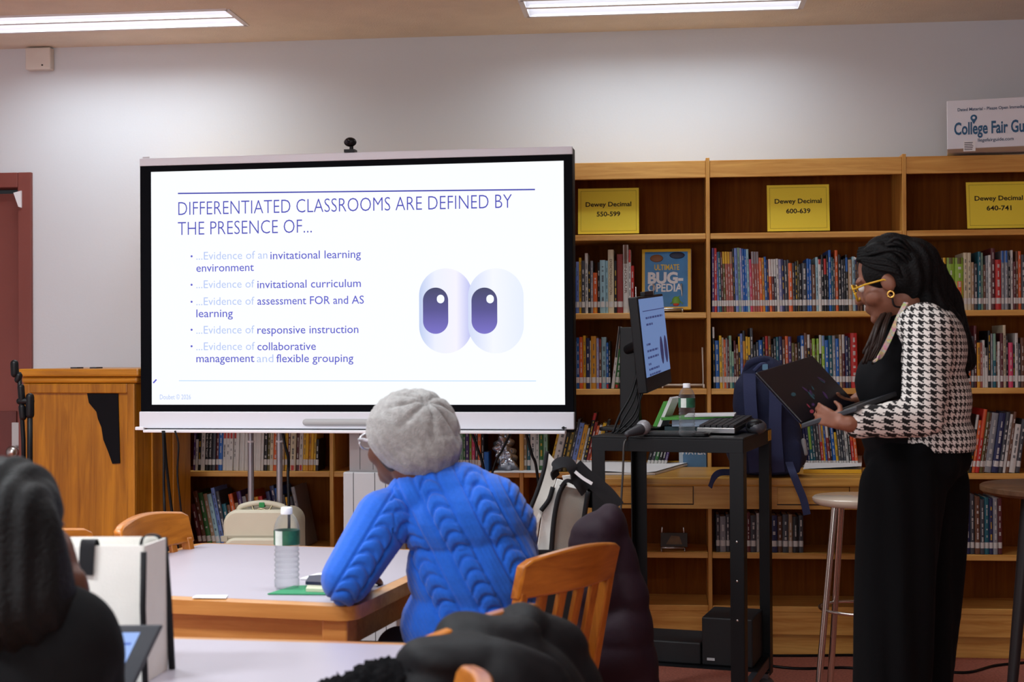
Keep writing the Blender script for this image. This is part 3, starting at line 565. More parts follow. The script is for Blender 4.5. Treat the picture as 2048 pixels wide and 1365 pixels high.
def gradm(name, stops, axis='Z', lo=0, hi=1, emit=.80):
    m = bpy.data.materials.new(name); m.use_nodes = True; nt = m.node_tree; b = nt.nodes['Principled BSDF']; b.inputs['Base Color'].default_value = (0, 0, 0, 1)
    tc = nt.nodes.new('ShaderNodeTexCoord'); sp = nt.nodes.new('ShaderNodeSeparateXYZ'); mr = nt.nodes.new('ShaderNodeMapRange'); r = nt.nodes.new('ShaderNodeValToRGB')
    mr.inputs[1].default_value = lo; mr.inputs[2].default_value = hi; L = nt.links.new
    L(tc.outputs['Object'], sp.inputs[0]); L(sp.outputs['XYZ'.index(axis)], mr.inputs[0]); L(mr.outputs[0], r.inputs[0])
    e = r.color_ramp.elements; e[0].position, e[0].color = stops[0][0], lin(stops[0][1]); e[1].position, e[1].color = stops[-1][0], lin(stops[-1][1])
    for p, c in stops[1:-1]: q = e.new(p); q.color = lin(c)
    L(r.outputs[0], b.inputs['Emission Color']); b.inputs['Emission Strength'].default_value = emit; return m
def stadium(xa, xb, ya, yb, y, name, mk):   # upright capsule shape on the slide, bounds in picture terms turned into slide positions
    x0, z1 = pl(xa, ya); x1, z0 = pl(xb, yb); r = (x1-x0)/2; cx = (x0+x1)/2; pts = []
    for i in range(33): a = PI*i/32; pts.append((cx+r*math.cos(a), z1-r+r*math.sin(a)))
    for i in range(33): a = PI+PI*i/32; pts.append((cx+r*math.cos(a), z0+r+r*math.sin(a)))
    return MB().mesh([(x, y, z) for x, z in pts], [tuple(range(len(pts)))]).build(name, mk(x0, x1, z0, z1), scr)
stadium(838, 945, 538, 707, -.0012, 'picture_eye', lambda a, b, c, d: gradm('eye_a', [(0, (184, 200, 236)), (.3, (232, 236, 252)), (.7, (240, 238, 252)), (1, (178, 184, 236))], 'X', a, b))
stadium(936, 1048, 538, 707, -.0018, 'picture_eye', lambda a, b, c, d: gradm('eye_b', [(0, (204, 214, 242)), (.45, (240, 243, 253)), (1, (226, 234, 251))], 'X', a, b))
for a, b in ((846, 897), (943, 995)):
    stadium(a, b, 576, 668, -.0024, 'picture_pupil', lambda a_, b_, c, d: gradm('pupil', [(0, (112, 104, 196)), (.5, (74, 70, 140)), (1, (46, 52, 92))], 'Z', c, d))
for a in (874, 973): stadium(a, a+15, 590, 607, -.0030, 'picture_highlight', lambda *q: mat('eye_shine', (222, 230, 246), emit=1))
# lift column, behind the panel
cx0, cx1 = pl(676, 900)[0]*1.03, pl(772, 900)[0]*1.03
colM = mat('column_grey', (178, 178, 180), .5, var=.02)
MB().box((cx0+.012, .13, .70), (cx1-.004, .24, 1.5)).build('upper_column', colM, disp, bevel=.006)
lo = MB().box((cx0-.006, .10, .06), (cx1+.012, .27, pl(714, 945)[1]-.008)).build('lower_column', colM, disp, bevel=.006)
s = MB(); zl = pl(714, 945)[1]-.01
for fx in (.18, .62, .84): s.box((cx0+(cx1-cx0)*fx, .0985, .1), (cx0+(cx1-cx0)*fx+.0022, .101, zl))
s.build('seam', darkP, lo)
s = MB()
for fx in (.28, .55, .8): s.box((cx0+(cx1-cx0)*fx, .1285, zl+.01), (cx0+(cx1-cx0)*fx+.0016, .131, 1.2))
s.build('seam', darkP, disp)
MB().box((-.35, .085, 1.2), (.35, .135, 1.45)).build('mount_plate', blackM, disp)
MB().box((cx0-.06, -.25, .02), (cx1+.10, .36, .06)).build('base_plate', colM, disp, bevel=.01)
def cable(name, label, pts, r, m, cat='cable', group=None):
    b = Vector(pts[-1]); o = MB().tube(smoothpath(pts), r, 8).build(name, m, None, smooth=180); return tag(o, label, cat, group)
def smoothpath(pts, n=8):
    P = [Vector(p) for p in pts]; P = [P[0]*2-P[1]] + P + [P[-1]*2-P[-2]]; out = []
    for i in range(1, len(P)-2):
        for k in range(n):
            t = k/n; a, b, c, d_ = P[i-1], P[i], P[i+1], P[i+2]
            out.append(.5*((2*b)+(c-a)*t+(2*a-5*b+4*c-d_)*t*t+(3*b-a-3*c+d_)*t**3))
    return out+[P[-2]]
D1 = 5.80
cable('display_cable', 'black cable hanging below the screen beside the lectern', [at_d(326, 862, D1), at_d(328, 910, D1), at_d(328, 980, D1), at_d(332, 1060, D1), at_d(350, 1300, D1+.2)], .006, blackP)
cable('display_cable', 'black cable slanting down right below the screen beside the lectern', [at_d(328, 862, D1+.03), at_d(333, 930, D1+.03), at_d(342, 1010, D1+.03), at_d(356, 1100, D1+.05), at_d(372, 1300, D1+.2)], .006, blackP)
cable('display_cable', 'thin black cable hanging in front of the lectern side', [at_d(350, 862, D1+.01), at_d(357, 890, D1+.01), at_d(355, 950, D1+.01), at_d(361, 1010, D1+.01), at_d(370, 1100, D1+.05), at_d(390, 1300, D1+.2)], .004, blackP)
cable('display_cable', 'black cable curving past the magazines behind the suitcase', [at_d(565, 862, 5.95), at_d(570, 890, 5.95), at_d(577, 920, 5.93), at_d(576, 955, 5.90), at_d(578, 1060, 5.88), at_d(570, 1250, 5.88)], .006, blackP)
cable('display_cable', 'black cable slanting down below the screen right of the beanie', [at_d(944, 866, 5.9), at_d(956, 900, 5.9), at_d(968, 945, 5.9), at_d(985, 1100, 5.9)], .006, blackP)
cable('display_cable', 'black cable crossing in front of the shiny plastic packet', [at_d(1022, 866, 5.9), at_d(1005, 900, 5.9), at_d(985, 945, 5.9), at_d(960, 1100, 5.9)], .005, blackP)
cable('display_cable', 'black cable slanting toward the white tote below the screen', [at_d(1052, 866, 5.9), at_d(1064, 910, 5.9), at_d(1074, 945, 5.9), at_d(1090, 1100, 5.9)], .006, blackP)
# webcam on the top edge
x0, z0 = pl(700, 301); t = thing('webcam', 'small black webcam on the top edge of the big screen', 'webcam', DP0, DR); z0 = st_
MB().box((x0-.022, -.012, z0+.0005), (x0+.022, .03, z0+.012)).cap((x0+.004, .008, z0+.01), (x0+.004, .008, z0+.03), .008).build('clip', blackP, t, smooth=60)
MB().ell((x0, .004, z0+.043), (.026, .022, .019)).build('camera_body', blackP, t, smooth=180); MB().cap((x0-.006, -.017, z0+.043), (x0-.006, -.022, z0+.043), .01).build('camera_lens', mat('lens_glass', (20, 20, 30), .08), t, smooth=180)

# ------------------------------------------------------------------ lectern
LR = math.radians(-10); E1 = Vector((math.cos(LR), math.sin(LR), 0)); E2 = Vector((-math.sin(LR), math.cos(LR), 0))
fr_ = at_d(272, 850, 6.03); fr_.z = 0; lzt = at_d(160, 738, 6.08).z; LD = .48; h = .273
P0 = fr_ - E1*h
t = thing('lectern', 'tall golden oak lectern with a black cut-out on its panel', 'lectern', P0, LR)
zt = lzt
MB().box((-h-.012, -.03, zt-.034), (h+.03, LD+.01, zt)).build('top', lectX, t, bevel=.008)
MB().box((-h-.004, -.016, zt-.062), (h+.016, LD, zt-.034)).build('crown_moulding', lectX, t, bevel=.01)
MB().box((-h, .0, .08), (h, LD-.01, zt-.062)).build('body', lect, t, bevel=.003)
f = MB().box((-h, -.012, .08), (-h+.035, 0, zt-.064)).box((h-.035, -.012, .08), (h, 0, zt-.064)).box((-h+.035, -.012, zt-.105), (h-.035, 0, zt-.064)).box((-h+.035, -.012, .08), (h-.035, 0, .14)).build('panel_frame', lect, t, bevel=.004)
MB().box((-h-.01, -.02, 0), (h+.01, LD, .08)).build('plinth', lectX, t, bevel=.006)
for y_ in (.12, .3): MB().box((h, y_, .1), (h+.008, y_+.02, zt-.07)).build('side_trim', lect, t, bevel=.003)
pts = [on_plane(a, b, P0, LR) for a, b in ((175, 785), (237, 784), (241, 927), (226, 928), (218, 905), (208, 880), (204, 855), (197, 838), (194, 824), (179, 806))]
MB().hexa([(x, -.005, z) for x, z in pts][::-1], [(x, -.0002, z) for x, z in pts][::-1]).build('black_cutout', mat('cutout_black', (8, 7, 11), .7, spec=.15), t)
for a in (-.06, .035): MB().box((a-.016, .05, zt), (a+.016, .1, zt+.006)).build('top_fitting', darkP, t)
# microphone stand beside it
p = at_d(52, 900, 5.75); t = thing('microphone_stand', 'black folding microphone stand beside the lectern, in front of the red door', 'microphone stand', (p.x, p.y, 0))
def L3(px, py, d=5.75): q = at_d(px, py, d); return (q.x-p.x, q.y-p.y, q.z)
MB().tube([L3(60, 820), L3(60, 900), (L3(60, 900)[0], L3(60, 900)[1], .03)], .011, 12).build('pole', blackM, t, smooth=180)
MB().tube([L3(38, 745), L3(42, 800), L3(47, 880), L3(48, 980)], .009, 12).build('boom', blackM, t, smooth=180)
MB().cap(L3(40, 803), L3(62, 803), .014).cap(L3(60, 795), L3(60, 830), .017).build('clutch', blackP, t, smooth=180)
MB().cap(L3(38, 752), L3(36, 760), .014).cap(L3(29, 728), L3(30, 748), .016).cap(L3(32, 742), L3(38, 752), .009).build('microphone_clip', blackP, t, smooth=180)
MB().cap(L3(42, 775), L3(44, 800), .014).cap(L3(44, 815), L3(46, 835), .014).build('grip', blackP, t, smooth=180)
MB().lathe([(.0, .0), (.13, .0), (.13, .02), (.03, .035), (0, .035)], (L3(60, 900)[0], L3(60, 900)[1], 0)).build('base', blackM, t, smooth=40)

# ------------------------------------------------------------------ suitcase
p = at_d(530, 1060, 6.12); zt = at_d(530, 1022, 6.0).z; t = thing('suitcase', 'beige trolley suitcase with raised metal handle behind the near table', 'suitcase', (p.x, p.y, 0), math.radians(4)); h = .158
def rrect(w, d, r, n=6):
    o = []
    for cx, cy, a0 in ((w-r, d-r, 0), (-w+r, d-r, 90), (-w+r, -d+r, 180), (w-r, -d+r, 270)):
        for i in range(n+1): a = math.radians(a0+90*i/n); o.append((cx+r*math.cos(a), cy+r*math.sin(a)))
    return o
def slab_xz(mb, w, z0, z1, r, y0, y1):   # upright rounded slab
    zc, hh = (z0+z1)/2, (z1-z0)/2; P_ = rrect(w, hh, r); mb.hexa([(x, y0, zc+z) for x, z in P_][::-1], [(x, y1, zc+z) for x, z in P_][::-1]); return mb
slab_xz(MB(), h, .05, zt, .06, -.1, .1).build('shell', beigeM, t, smooth=50, bevel=.012)
slab_xz(MB(), h-.006, .30, zt-.115, .05, -.128, -.1).build('front_pocket', beigeM, t, smooth=50, bevel=.01)
s = MB()
s.box((-h-.004, -.104, zt-.118), (h+.004, -.096, zt-.108)).box((-h-.006, -.108, zt-.132), (-h+.02, -.1, zt-.11)); s.build('zipper', mat('zip_beige', (164, 156, 136), .6), t)
hd = MB().tube(smoothpath([(-.10, -.06, zt-.012), (-.085, -.06, zt+.012), (0, -.06, zt+.027), (.085, -.06, zt+.012), (.10, -.06, zt-.012)]), .012, 10).build('carry_handle', beigeM, t, smooth=180)
MB().tube(smoothpath([(-.04, -.07, zt+.015), (-.03, -.075, zt-.004), (.0, -.078, zt+.004), (.03, -.075, zt-.004), (.045, -.07, zt+.016)]), .004, 8).build('luggage_tag_chain', mat('tag_silver', (170, 160, 130), .35, .8), t, smooth=180)
MB().box((-.01, -.076, zt+.008), (.014, -.046, zt+.03)).build('green_ribbon', mat('ribbon_green', (40, 130, 70), .7), t, bevel=.003)
tm = mat('tube_aluminium', (160, 160, 166), .35, .6)
for sx in (-.060, .064):
    MB().tube([(sx, .0, zt-.05), (sx, .0, 1.0)], .0135, 14).build('handle_tube', tm, t, smooth=60)
    MB().tube([(sx, .0, 1.0), (sx, .0, 1.22)], .012, 14).build('handle_tube', tm, t, smooth=60); MB().lathe([(.015, .0), (.0155, .004), (.015, .008)], (sx, 0, .998)).build('tube_collar', whiteP, t, smooth=60)
MB().cap((-.066, 0, 1.225), (.07, 0, 1.225), .016).build('grip', blackP, t, smooth=180)
for sx in (-1, 1): MB().cap((sx*(h-.04), .0, .027), (sx*(h-.02), .0, .027), .026).build('wheel', blackP, t, smooth=60)

# ------------------------------------------------------------------ wooden desk in front of the bookcase
ZK = .858; DYf = at_z(1400, 956, ZK); dx0, dx1 = at_z(1150, 956, ZK).x, at_z(1800, 954, ZK).x
yk = DYf.y; yb = YS-.03; t = thing('desk', 'long oak desk with shallow drawers in front of the bookcase', 'desk', ((dx0+dx1)/2, yk, 0)); h = (dx1-dx0)/2; dd = yb-yk
MB().box((-h, 0, ZK-.036), (h, dd, ZK)).build('top', deskW, t, bevel=.008)
za = ZK-.036; zl = ZK-.132
MB().box((-h+.03, .03, zl), (h-.03, .05, za)).box((-h+.03, dd-.05, zl), (h-.03, dd-.03, za)).box((-h+.03, .05, zl), (-h+.05, dd-.05, za)).box((h-.05, .05, zl), (h-.03, dd-.05, za)).build('apron', deskW, t, bevel=.002)
for a, b in ((1232, 1386), (1556, 1700)):
    xa, xb = at_y(a, 1000, yk).x-(dx0+dx1)/2, at_y(b, 1000, yk).x-(dx0+dx1)/2
    dw = MB().box((xa, .022, zl+.022), (xb, .0305, za-.004)).build('drawer', deskW, t, bevel=.002); MB().box((xa-.002, .0292, zl+.017), (xb+.003, .0306, zl+.021)).box((xb, .0292, zl+.017), (xb+.003, .0306, za)).build('drawer_gap', blackP, t)
for sx in (-1, 1):
    for y_ in (.03, dd-.09): MB().box((sx*(h-.03)-(.06 if sx > 0 else 0), y_, 0), (sx*(h-.03)+(0 if sx > 0 else .06), y_+.06, za)).build('leg', deskW, t, bevel=.004)
def onz(px, py, z=ZK): return at_z(px, py, z)
def pad(label, quad, curl, yel):
    t = thing('paper_pad', label, 'paper pad', onz(*quad[0]), 0); o = t.location.copy()
    P_ = [onz(a, b)-o for a, b in quad]; mb = MB(); n = 12
    def g(u, v): return (P_[0]*(1-u)+P_[1]*u)*(1-v)+(P_[3]*(1-u)+P_[2]*u)*v
    top = [[g(i/n, j/n)+Vector((0, 0, .013+curl(i/n, j/n))) for i in range(n+1)] for j in range(n+1)]
    mb.mesh([p for r_ in top for p in r_], [(j*(n+1)+i, j*(n+1)+i+1, (j+1)*(n+1)+i+1, (j+1)*(n+1)+i) for j in range(n) for i in range(n)]); mb.build('top_sheet', paperW, t, smooth=180)
    MB().hexa([p+Vector((0, 0, .0015)) for p in P_], [p+Vector((0, 0, .010)) for p in P_]).build('pad_block', paperW, t)
    a, b = (P_[3], P_[2]) if yel == 'back' else (P_[0], P_[1]); e = (b-a).normalized(); nrm = Vector((-e.y, e.x, 0))*(.03 if yel == 'back' else -.012)
    MB().hexa([a+Vector((0, 0, .001)), b+Vector((0, 0, .001)), b+nrm+Vector((0, 0, .001)), a+nrm+Vector((0, 0, .001))], [a+Vector((0, 0, .016)), b+Vector((0, 0, .016)), b+nrm+Vector((0, 0, .016)), a+nrm+Vector((0, 0, .016))]).build('binding', mat('binding_yellow', (232, 180, 40), .5), t)
pad('large white easel pad with yellow edge lying on the desk behind the cart', [(1170, 951), (1310, 951), (1382, 930), (1150, 929)], lambda u, v: .02*max(0, u-.6)**2 + .004*math.sin(6*u), 'back')
pad('white paper pad with curled corner on the desk right of the backpack', [(1606, 947), (1722, 947), (1724, 926), (1612, 926)], lambda u, v: .03*max(0, .4-v)*(.4+u)+.05*(v > .6)*(v-.6), 'front')

# ------------------------------------------------------------------ backpack on the desk
BD = 5.86; p = onz(1530, 950); t = thing('backpack', 'navy backpack with loose straps standing on the desk', 'backpack', p, math.radians(4))
def bp(px, py, dy=0.0): q = at_d(px, py, 5.93); return Vector((q.x, q.y+dy, q.z))
mb = MB()
mb.ell(bp(1532, 880), (.155, .10, .15)).ell(bp(1530, 800), (.14, .095, .14)).ell(bp(1528, 760), (.10, .08, .10)).ell(bp(1500, 900), (.10, .10, .11)).ell(bp(1570, 905), (.09, .10, .10))
mb.box(bp(1465, 948, -.07), bp(1598, 880, .09))
bpo = blob('body', mb, navy, t, .012, 10, lambda co, no: .004*np.sin(co[:, 2]*40+co[:, 0]*25))
MB().tube(smoothpath([bp(1492, 745), bp(1500, 727, -.03), bp(1525, 720, -.04), bp(1548, 735, -.02)]), .016, 8).build('top_flap', navy, t, smooth=180, world=True)
MB().tube(smoothpath([bp(1505, 742, -.09), bp(1522, 728, -.10), bp(1540, 742, -.09)]), .008, 8).build('grab_handle', navyL, t, smooth=180, world=True)
def ribbon(pts, wd, th, up=Vector((1, 0, 0))):
    P_ = smoothpath(pts, 6); n = len(P_); mb = MB(); V = []
    for i, q in enumerate(P_):
        d_ = (P_[min(i+1, n-1)]-P_[max(i-1, 0)]).normalized(); s_ = (up-d_*up.dot(d_)).normalized(); nn = d_.cross(s_)
        V += [q+s_*wd/2+nn*th/2, q-s_*wd/2+nn*th/2, q-s_*wd/2-nn*th/2, q+s_*wd/2-nn*th/2]
    F_ = [(i*4+k, i*4+(k+1) % 4, i*4+4+(k+1) % 4, i*4+4+k) for i in range(n-1) for k in range(4)]+[(3, 2, 1, 0), tuple((n-1)*4+k for k in range(4))]
    return mb.mesh(V, F_)
for a, b in ((1496, 1500), (1546, 1545)):
    ribbon([bp(a, 748, -.09), bp(a, 790, -.125), bp(b, 850, -.135), bp(b+4, 905, -.125), bp(b+8, 940, -.10)], .05, .012).build('shoulder_strap', navyL, t, smooth=40, world=True)
def bq(px, py, d): return at_d(px, py, d)
ribbon([bq(1578, 925, 5.78), bq(1585, 945, 5.70), bq(1597, 975, 5.70), bq(1607, 1000, 5.71), bq(1614, 1030, 5.72)], .030, .003, Vector((1, 0, 0))).build('loose_strap', navyL, t, smooth=40, world=True)
ribbon([bq(1462, 945, 5.72), bq(1440, 946, 5.70), bq(1428, 955, 5.70), bq(1420, 975, 5.71)], .026, .003, Vector((0, 0.3, 1))).build('loose_strap', navyL, t, smooth=40, world=True)
MB().cap(bp(1604, 880, -.06), bp(1608, 905, -.06), .01).cap(bp(1464, 943, -.10), bp(1466, 950, -.10), .007).build('buckle', mat('buckle_grey', (150, 150, 150), .4), t, smooth=180, world=True)
mb = MB(); x = bp(1521, 735, -.095); mb.box((x.x, x.y-.012, x.z-.01), (x.x+.022, x.y-.01, x.z+.014)); mb.build('tag', mat('tag_blue', (96, 140, 170), .6), t, world=True)

# ------------------------------------------------------------------ cart
ca = math.radians(-13); Wc, Lc = .56, .65
e1 = R0*math.cos(math.radians(-19))+F0*math.sin(math.radians(-19)); e2 = R0*math.sin(math.radians(19))+F0*math.cos(math.radians(19))
FLc = at_d(1183, 876, 5.24); zc = at_d(1489, 877, 5.05).z; FLc.z = 0
ctr = FLc+e1*Wc/2+e2*Lc/2
cart = thing('media_cart', 'tall black metal cart carrying a monitor and keyboard', 'cart', ctr, ca); hx, hy = Wc/2, Lc/2
MB().box((-hx, -hy, zc-.008), (hx, hy, zc)).box((-hx, -hy, zc-.055), (hx, -hy+.004, zc-.008)).box((-hx, hy-.004, zc-.055), (hx, hy, zc-.008)).box((-hx, -hy, zc-.055), (-hx+.004, hy, zc-.008)).box((hx-.004, -hy, zc-.055), (hx, hy, zc-.008)).build('top_tray', blackM, cart, bevel=.0015)
for sx in (-1, 1):
    for sy in (-1, 1):
        lw = .05; a = MB(); x0, x1 = sorted((sx*hx, sx*(hx-lw))); y0, y1 = sorted((sy*hy, sy*(hy-.004))); a.box((x0, y0, .10), (x1, y1, zc-.054)); x0, x1 = sorted((sx*hx, sx*(hx-.004))); y0, y1 = sorted((sy*hy, sy*(hy-lw*1.3)))
        lg = a.box((x0, y0, .10), (x1, y1, zc-.054)).build('leg', blackM, cart)
        ww = MB().cap((sx*(hx-.028), sy*(hy-.03)-.012, .045), (sx*(hx-.028), sy*(hy-.03)+.012, .045), .04).box((sx*(hx-.028)-.016, sy*(hy-.03)-.02, .06), (sx*(hx-.028)+.016, sy*(hy-.03)+.02, .101)).build('caster', mat('caster_grey', (90, 90, 94), .4), lg, smooth=60)
        sc_ = MB()
        for zz in (.42, .56, .70): sc_.ell((sx*(hx-.025), sy*hy+(-.001 if sy < 0 else .001), zz), (.004, .002, .004))
        sc_.build('bolt', silver, lg, smooth=180)
zs = .17
rl = MB().box((-hx+.004, -hy+.004, zs-.04), (hx-.004, -hy+.03, zs)).box((-hx+.004, hy-.03, zs-.04), (hx-.004, hy-.004, zs)).box((-hx+.004, -hy+.03, zs-.04), (-hx+.03, hy-.03, zs)).box((hx-.03, -hy+.03, zs-.04), (hx-.004, hy-.03, zs)).build('lower_frame', mat('rail_grey_black', (44, 45, 50), .35), cart, bevel=.002)
MB().box((-hx+.005, hy-.34, zs), (hx-.005, hy-.006, zs+.004)).build('lower_shelf', blackM, cart)
MB().box((hx-.0005, hy-.085, zc-.045), (hx+.001, hy-.004, zc-.004)).build('yellow_tape', mat('tape_yellow', (206, 160, 40), .5, var=.4, vscale=60), cart)
def cl(x, y, z): v = Vector((x*math.cos(ca)-y*math.sin(ca), x*math.sin(ca)+y*math.cos(ca), 0))+ctr; return Vector((v.x, v.y, z))
def cart_local(P_): d_ = P_-ctr; return d_.x*math.cos(ca)+d_.y*math.sin(ca), -d_.x*math.sin(ca)+d_.y*math.cos(ca)
for nm, lab, a, b in (('equipment_case', 'black box on the lower shelf of the cart, the wider one at left', (-hx+.02, hy-.30, zs+.005), (.05, hy-.06, zs+.09)), ('equipment_case', 'taller black box on the lower shelf of the cart behind the wide one', (.055, hy-.30, zs+.005), (hx-.03, hy-.06, zs+.19))):
    c_ = cl((a[0]+b[0])/2, (a[1]+b[1])/2, a[2]); t = thing(nm, lab, 'box', c_, ca, 'boxes on the lower shelf of the cart'); w_, d_ = (b[0]-a[0])/2, (b[1]-a[1])/2
    MB().box((-w_, -d_, 0), (w_, d_, b[2]-a[2])).build('case', mat('case_black', (15, 15, 18), .6), t, bevel=.006); MB().box((-w_+.02, -d_-.003, .02), (-w_+.05, -d_, .03)).build('badge', greyP, t)
# monitor on a pillar stand
mp = at_d(1266, 865, 5.62); mp.z = zc
t = thing('monitor', 'black monitor turned sideways on a pillar stand on the cart, showing the slide', 'monitor', (mp.x, mp.y, zc+.0005), ca)
lm = lambda P_: Matrix.Rotation(-ca, 3, 'Z') @ (P_-Vector((mp.x, mp.y, zc)))
MB().prism(rrect(.115, .11, .03), 0, .014).build('base', blackP, t, bevel=.003)
zpt = at_d(1264, 655, 5.62).z-zc
MB().hexa([(-.05, -.015, .012), (.032, -.015, .012), (.032, .03, .012), (-.05, .03, .012)], [(-.048, -.015, zpt), (.008, -.015, zpt), (.008, .02, zpt), (-.048, .02, zpt)]).build('pillar', blackP, t, bevel=.004)
wd = (R0*.30+F0*.954).normalized()                 # the screen's width runs away from the camera
md = at_d(1275, 597, 5.95); nr = Vector((wd.y, -wd.x, 0)); roll = math.radians(3.6)
u_ = wd*math.cos(roll)+Z*math.sin(roll); v_ = Z*math.cos(roll)-wd*math.sin(roll); v_ = (v_-R0*.085).normalized() if False else v_
tl = at_d(1277, 597, 5.32); W_, H_ = .45, .345
tilt = math.radians(5); v_ = (v_*math.cos(tilt)-nr*math.sin(tilt)).normalized(); nr = u_.cross(v_)
if nr.dot(FW) > 0: nr = -nr
def mq(a, b, c=0.0): return tl+u_*a-v_*b+nr*c
def slab_m(a0, a1, b0, b1, c0, c1): return MB().hexa([mq(a0, b1, c0), mq(a1, b1, c0), mq(a1, b0, c0), mq(a0, b0, c0)], [mq(a0, b1, c1), mq(a1, b1, c1), mq(a1, b0, c1), mq(a0, b0, c1)])
slab_m(-.012, W_+.012, -.006, H_+.012, -.038, -.001).build('casing', blackP, t, bevel=.004, world=True)
ms_ = slab_m(0, W_, .004, H_-.045, -.001, .001).build('screen', mat('monitor_blue', (112, 138, 188), emit=.62), t, world=True)
mt = MB(); rng = random.Random(3)
mdk = mat('monitor_text', (66, 78, 132), emit=.5)
for b, ls in ((.05, [(.04, .46)]), (.075, [(.08, .40)]), (.10, [(.08, .2)]), (.175, [(.05, .12)]), (.20, [(.05, .25)]), (.225, [(.05, .25)]), (.25, [(.05, .10)]), (.27, [(.05, .24)]), (.29, [(.05, .26)])):
    for a0, a1 in ls:
        a = a0
        while a < a1:
            l = rng.uniform(.015, .05); hgt = .0035 if b == .05 else .008; mt.mesh([mq(a, b+hgt, .0015), mq(min(a+l, a1), b+hgt, .0015), mq(min(a+l, a1), b, .0015), mq(a, b, .0015)], [(0, 1, 2, 3)]); a += l+(.0 if b == .05 else .008)
mt.build('screen_lettering', mdk, ms_, world=True)
for a in (.32, .40):
    e = MB(); pts = [mq(a+.03*math.cos(2*PI*i/20), .215+.055*math.sin(2*PI*i/20), .0016) for i in range(20)]; e.mesh(pts, [tuple(range(20))]); e.build('screen_pupil', mat('monitor_pupil', (58, 56, 100), emit=.5), ms_, world=True)
slab_m(W_*.28, W_*.62, -.022, -.006, -.02, .0).build('top_camera', blackP, t, bevel=.002, world=True)
ar = MB().tube([mq(W_*.45, H_*.5, -.04), Vector((mp.x-.02, mp.y, zc+zpt*.78))], .02, 10).build('arm', blackP, t, smooth=60, world=True)
for i, (pts, r) in enumerate((([(1277, 740), (1262, 790), (1240, 830), (1225, 868)], .005), ([(1279, 755), (1268, 800), (1246, 840), (1232, 870)], .004), ([(1283, 770), (1272, 820), (1250, 850), (1222, 872)], .004), ([(1290, 775), (1280, 800), (1276, 830), (1262, 850), (1240, 868)], .004))):
    cable('monitor_cable', ['thick black cable drooping from the monitor to the cart top', 'black cable beside the thick monitor cable, drooping to the cart', 'thin black cable looping from the monitor foot to the cart edge', 'thin black cable hanging in front of the monitor pillar'][i], [at_d(a, b, 5.40) for a, b in pts], r, blackP)
# keyboard, mouse, microphone, bottle, books on the cart
def on_cart(px, py): return at_z(px, py, zc)
p = on_cart(1432, 871); t = thing('keyboard', 'black keyboard with silver end, tilted on the cart top beside the bottle', 'keyboard', (p.x, p.y, zc+.001)); t.rotation_euler = (math.radians(4), 0, ca-math.radians(2))
MB().box((-.07, .0, .006), (.07, .36, .024)).build('case', blackP, t, bevel=.004); MB().box((-.071, -.004, .006), (.071, .002, .026)).build('silver_edge', silver, t, bevel=.002)
kk = MB()
for i in range(6):
    for j in range(15): kk.box((-.066+i*.0222, .014+j*.0225, .024), (-.066+i*.0222+.0185, .014+j*.0225+.0185, .034))
kk.build('keys', mat('key_black', (34, 34, 38), .5), t)
q = Vector((p.x, p.y, 0))+Vector((math.cos(ca), math.sin(ca), 0))*.115+Vector((-math.sin(ca), math.cos(ca), 0))*.20; t = thing('computer_mouse', 'black and gray computer mouse beside the keyboard on the cart', 'mouse', (q.x, q.y, zc))
MB().ell((0, 0, .022), (.040, .058, .030)).cap((0, -.03, .008), (0, .03, .008), .007).build('shell', mat('mouse_grey', (70, 70, 76), .35), t, smooth=180); MB().ell((-.004, -.02, .027), (.033, .034, .027)).build('buttons', blackP, t, smooth=180)
p = on_cart(1275, 874); t = thing('microphone', 'gray-headed handheld microphone lying at the front of the cart', 'microphone', (p.x, p.y, zc))
MB().ell((.022, .01, .034), (.027, .027, .027)).build('head', mat('mic_grille', (150, 150, 154), .5, .4, var=.25, vscale=300), t, smooth=180)
MB().cap((.008, -.01, .027), (-.035, -.05, .013), .021, .011).build('handle', darkP, t, smooth=180); 
pe = [at_d(1254, 879, 5.18), at_d(1248, 890, 5.17), at_d(1246, 940, 5.17), at_d(1242, 1010, 5.17), at_d(1238, 1100, 5.17), at_d(1236, 1300, 5.17)]
cable('microphone_cable', 'thin dark cable hanging from the microphone down the front of the cart', [cl(*cart_local(Vector((p.x-.035, p.y-.05, 0))), zc+.012)]+pe, .004, mat('cable_grey', (60, 58, 56), .4), 'cable')
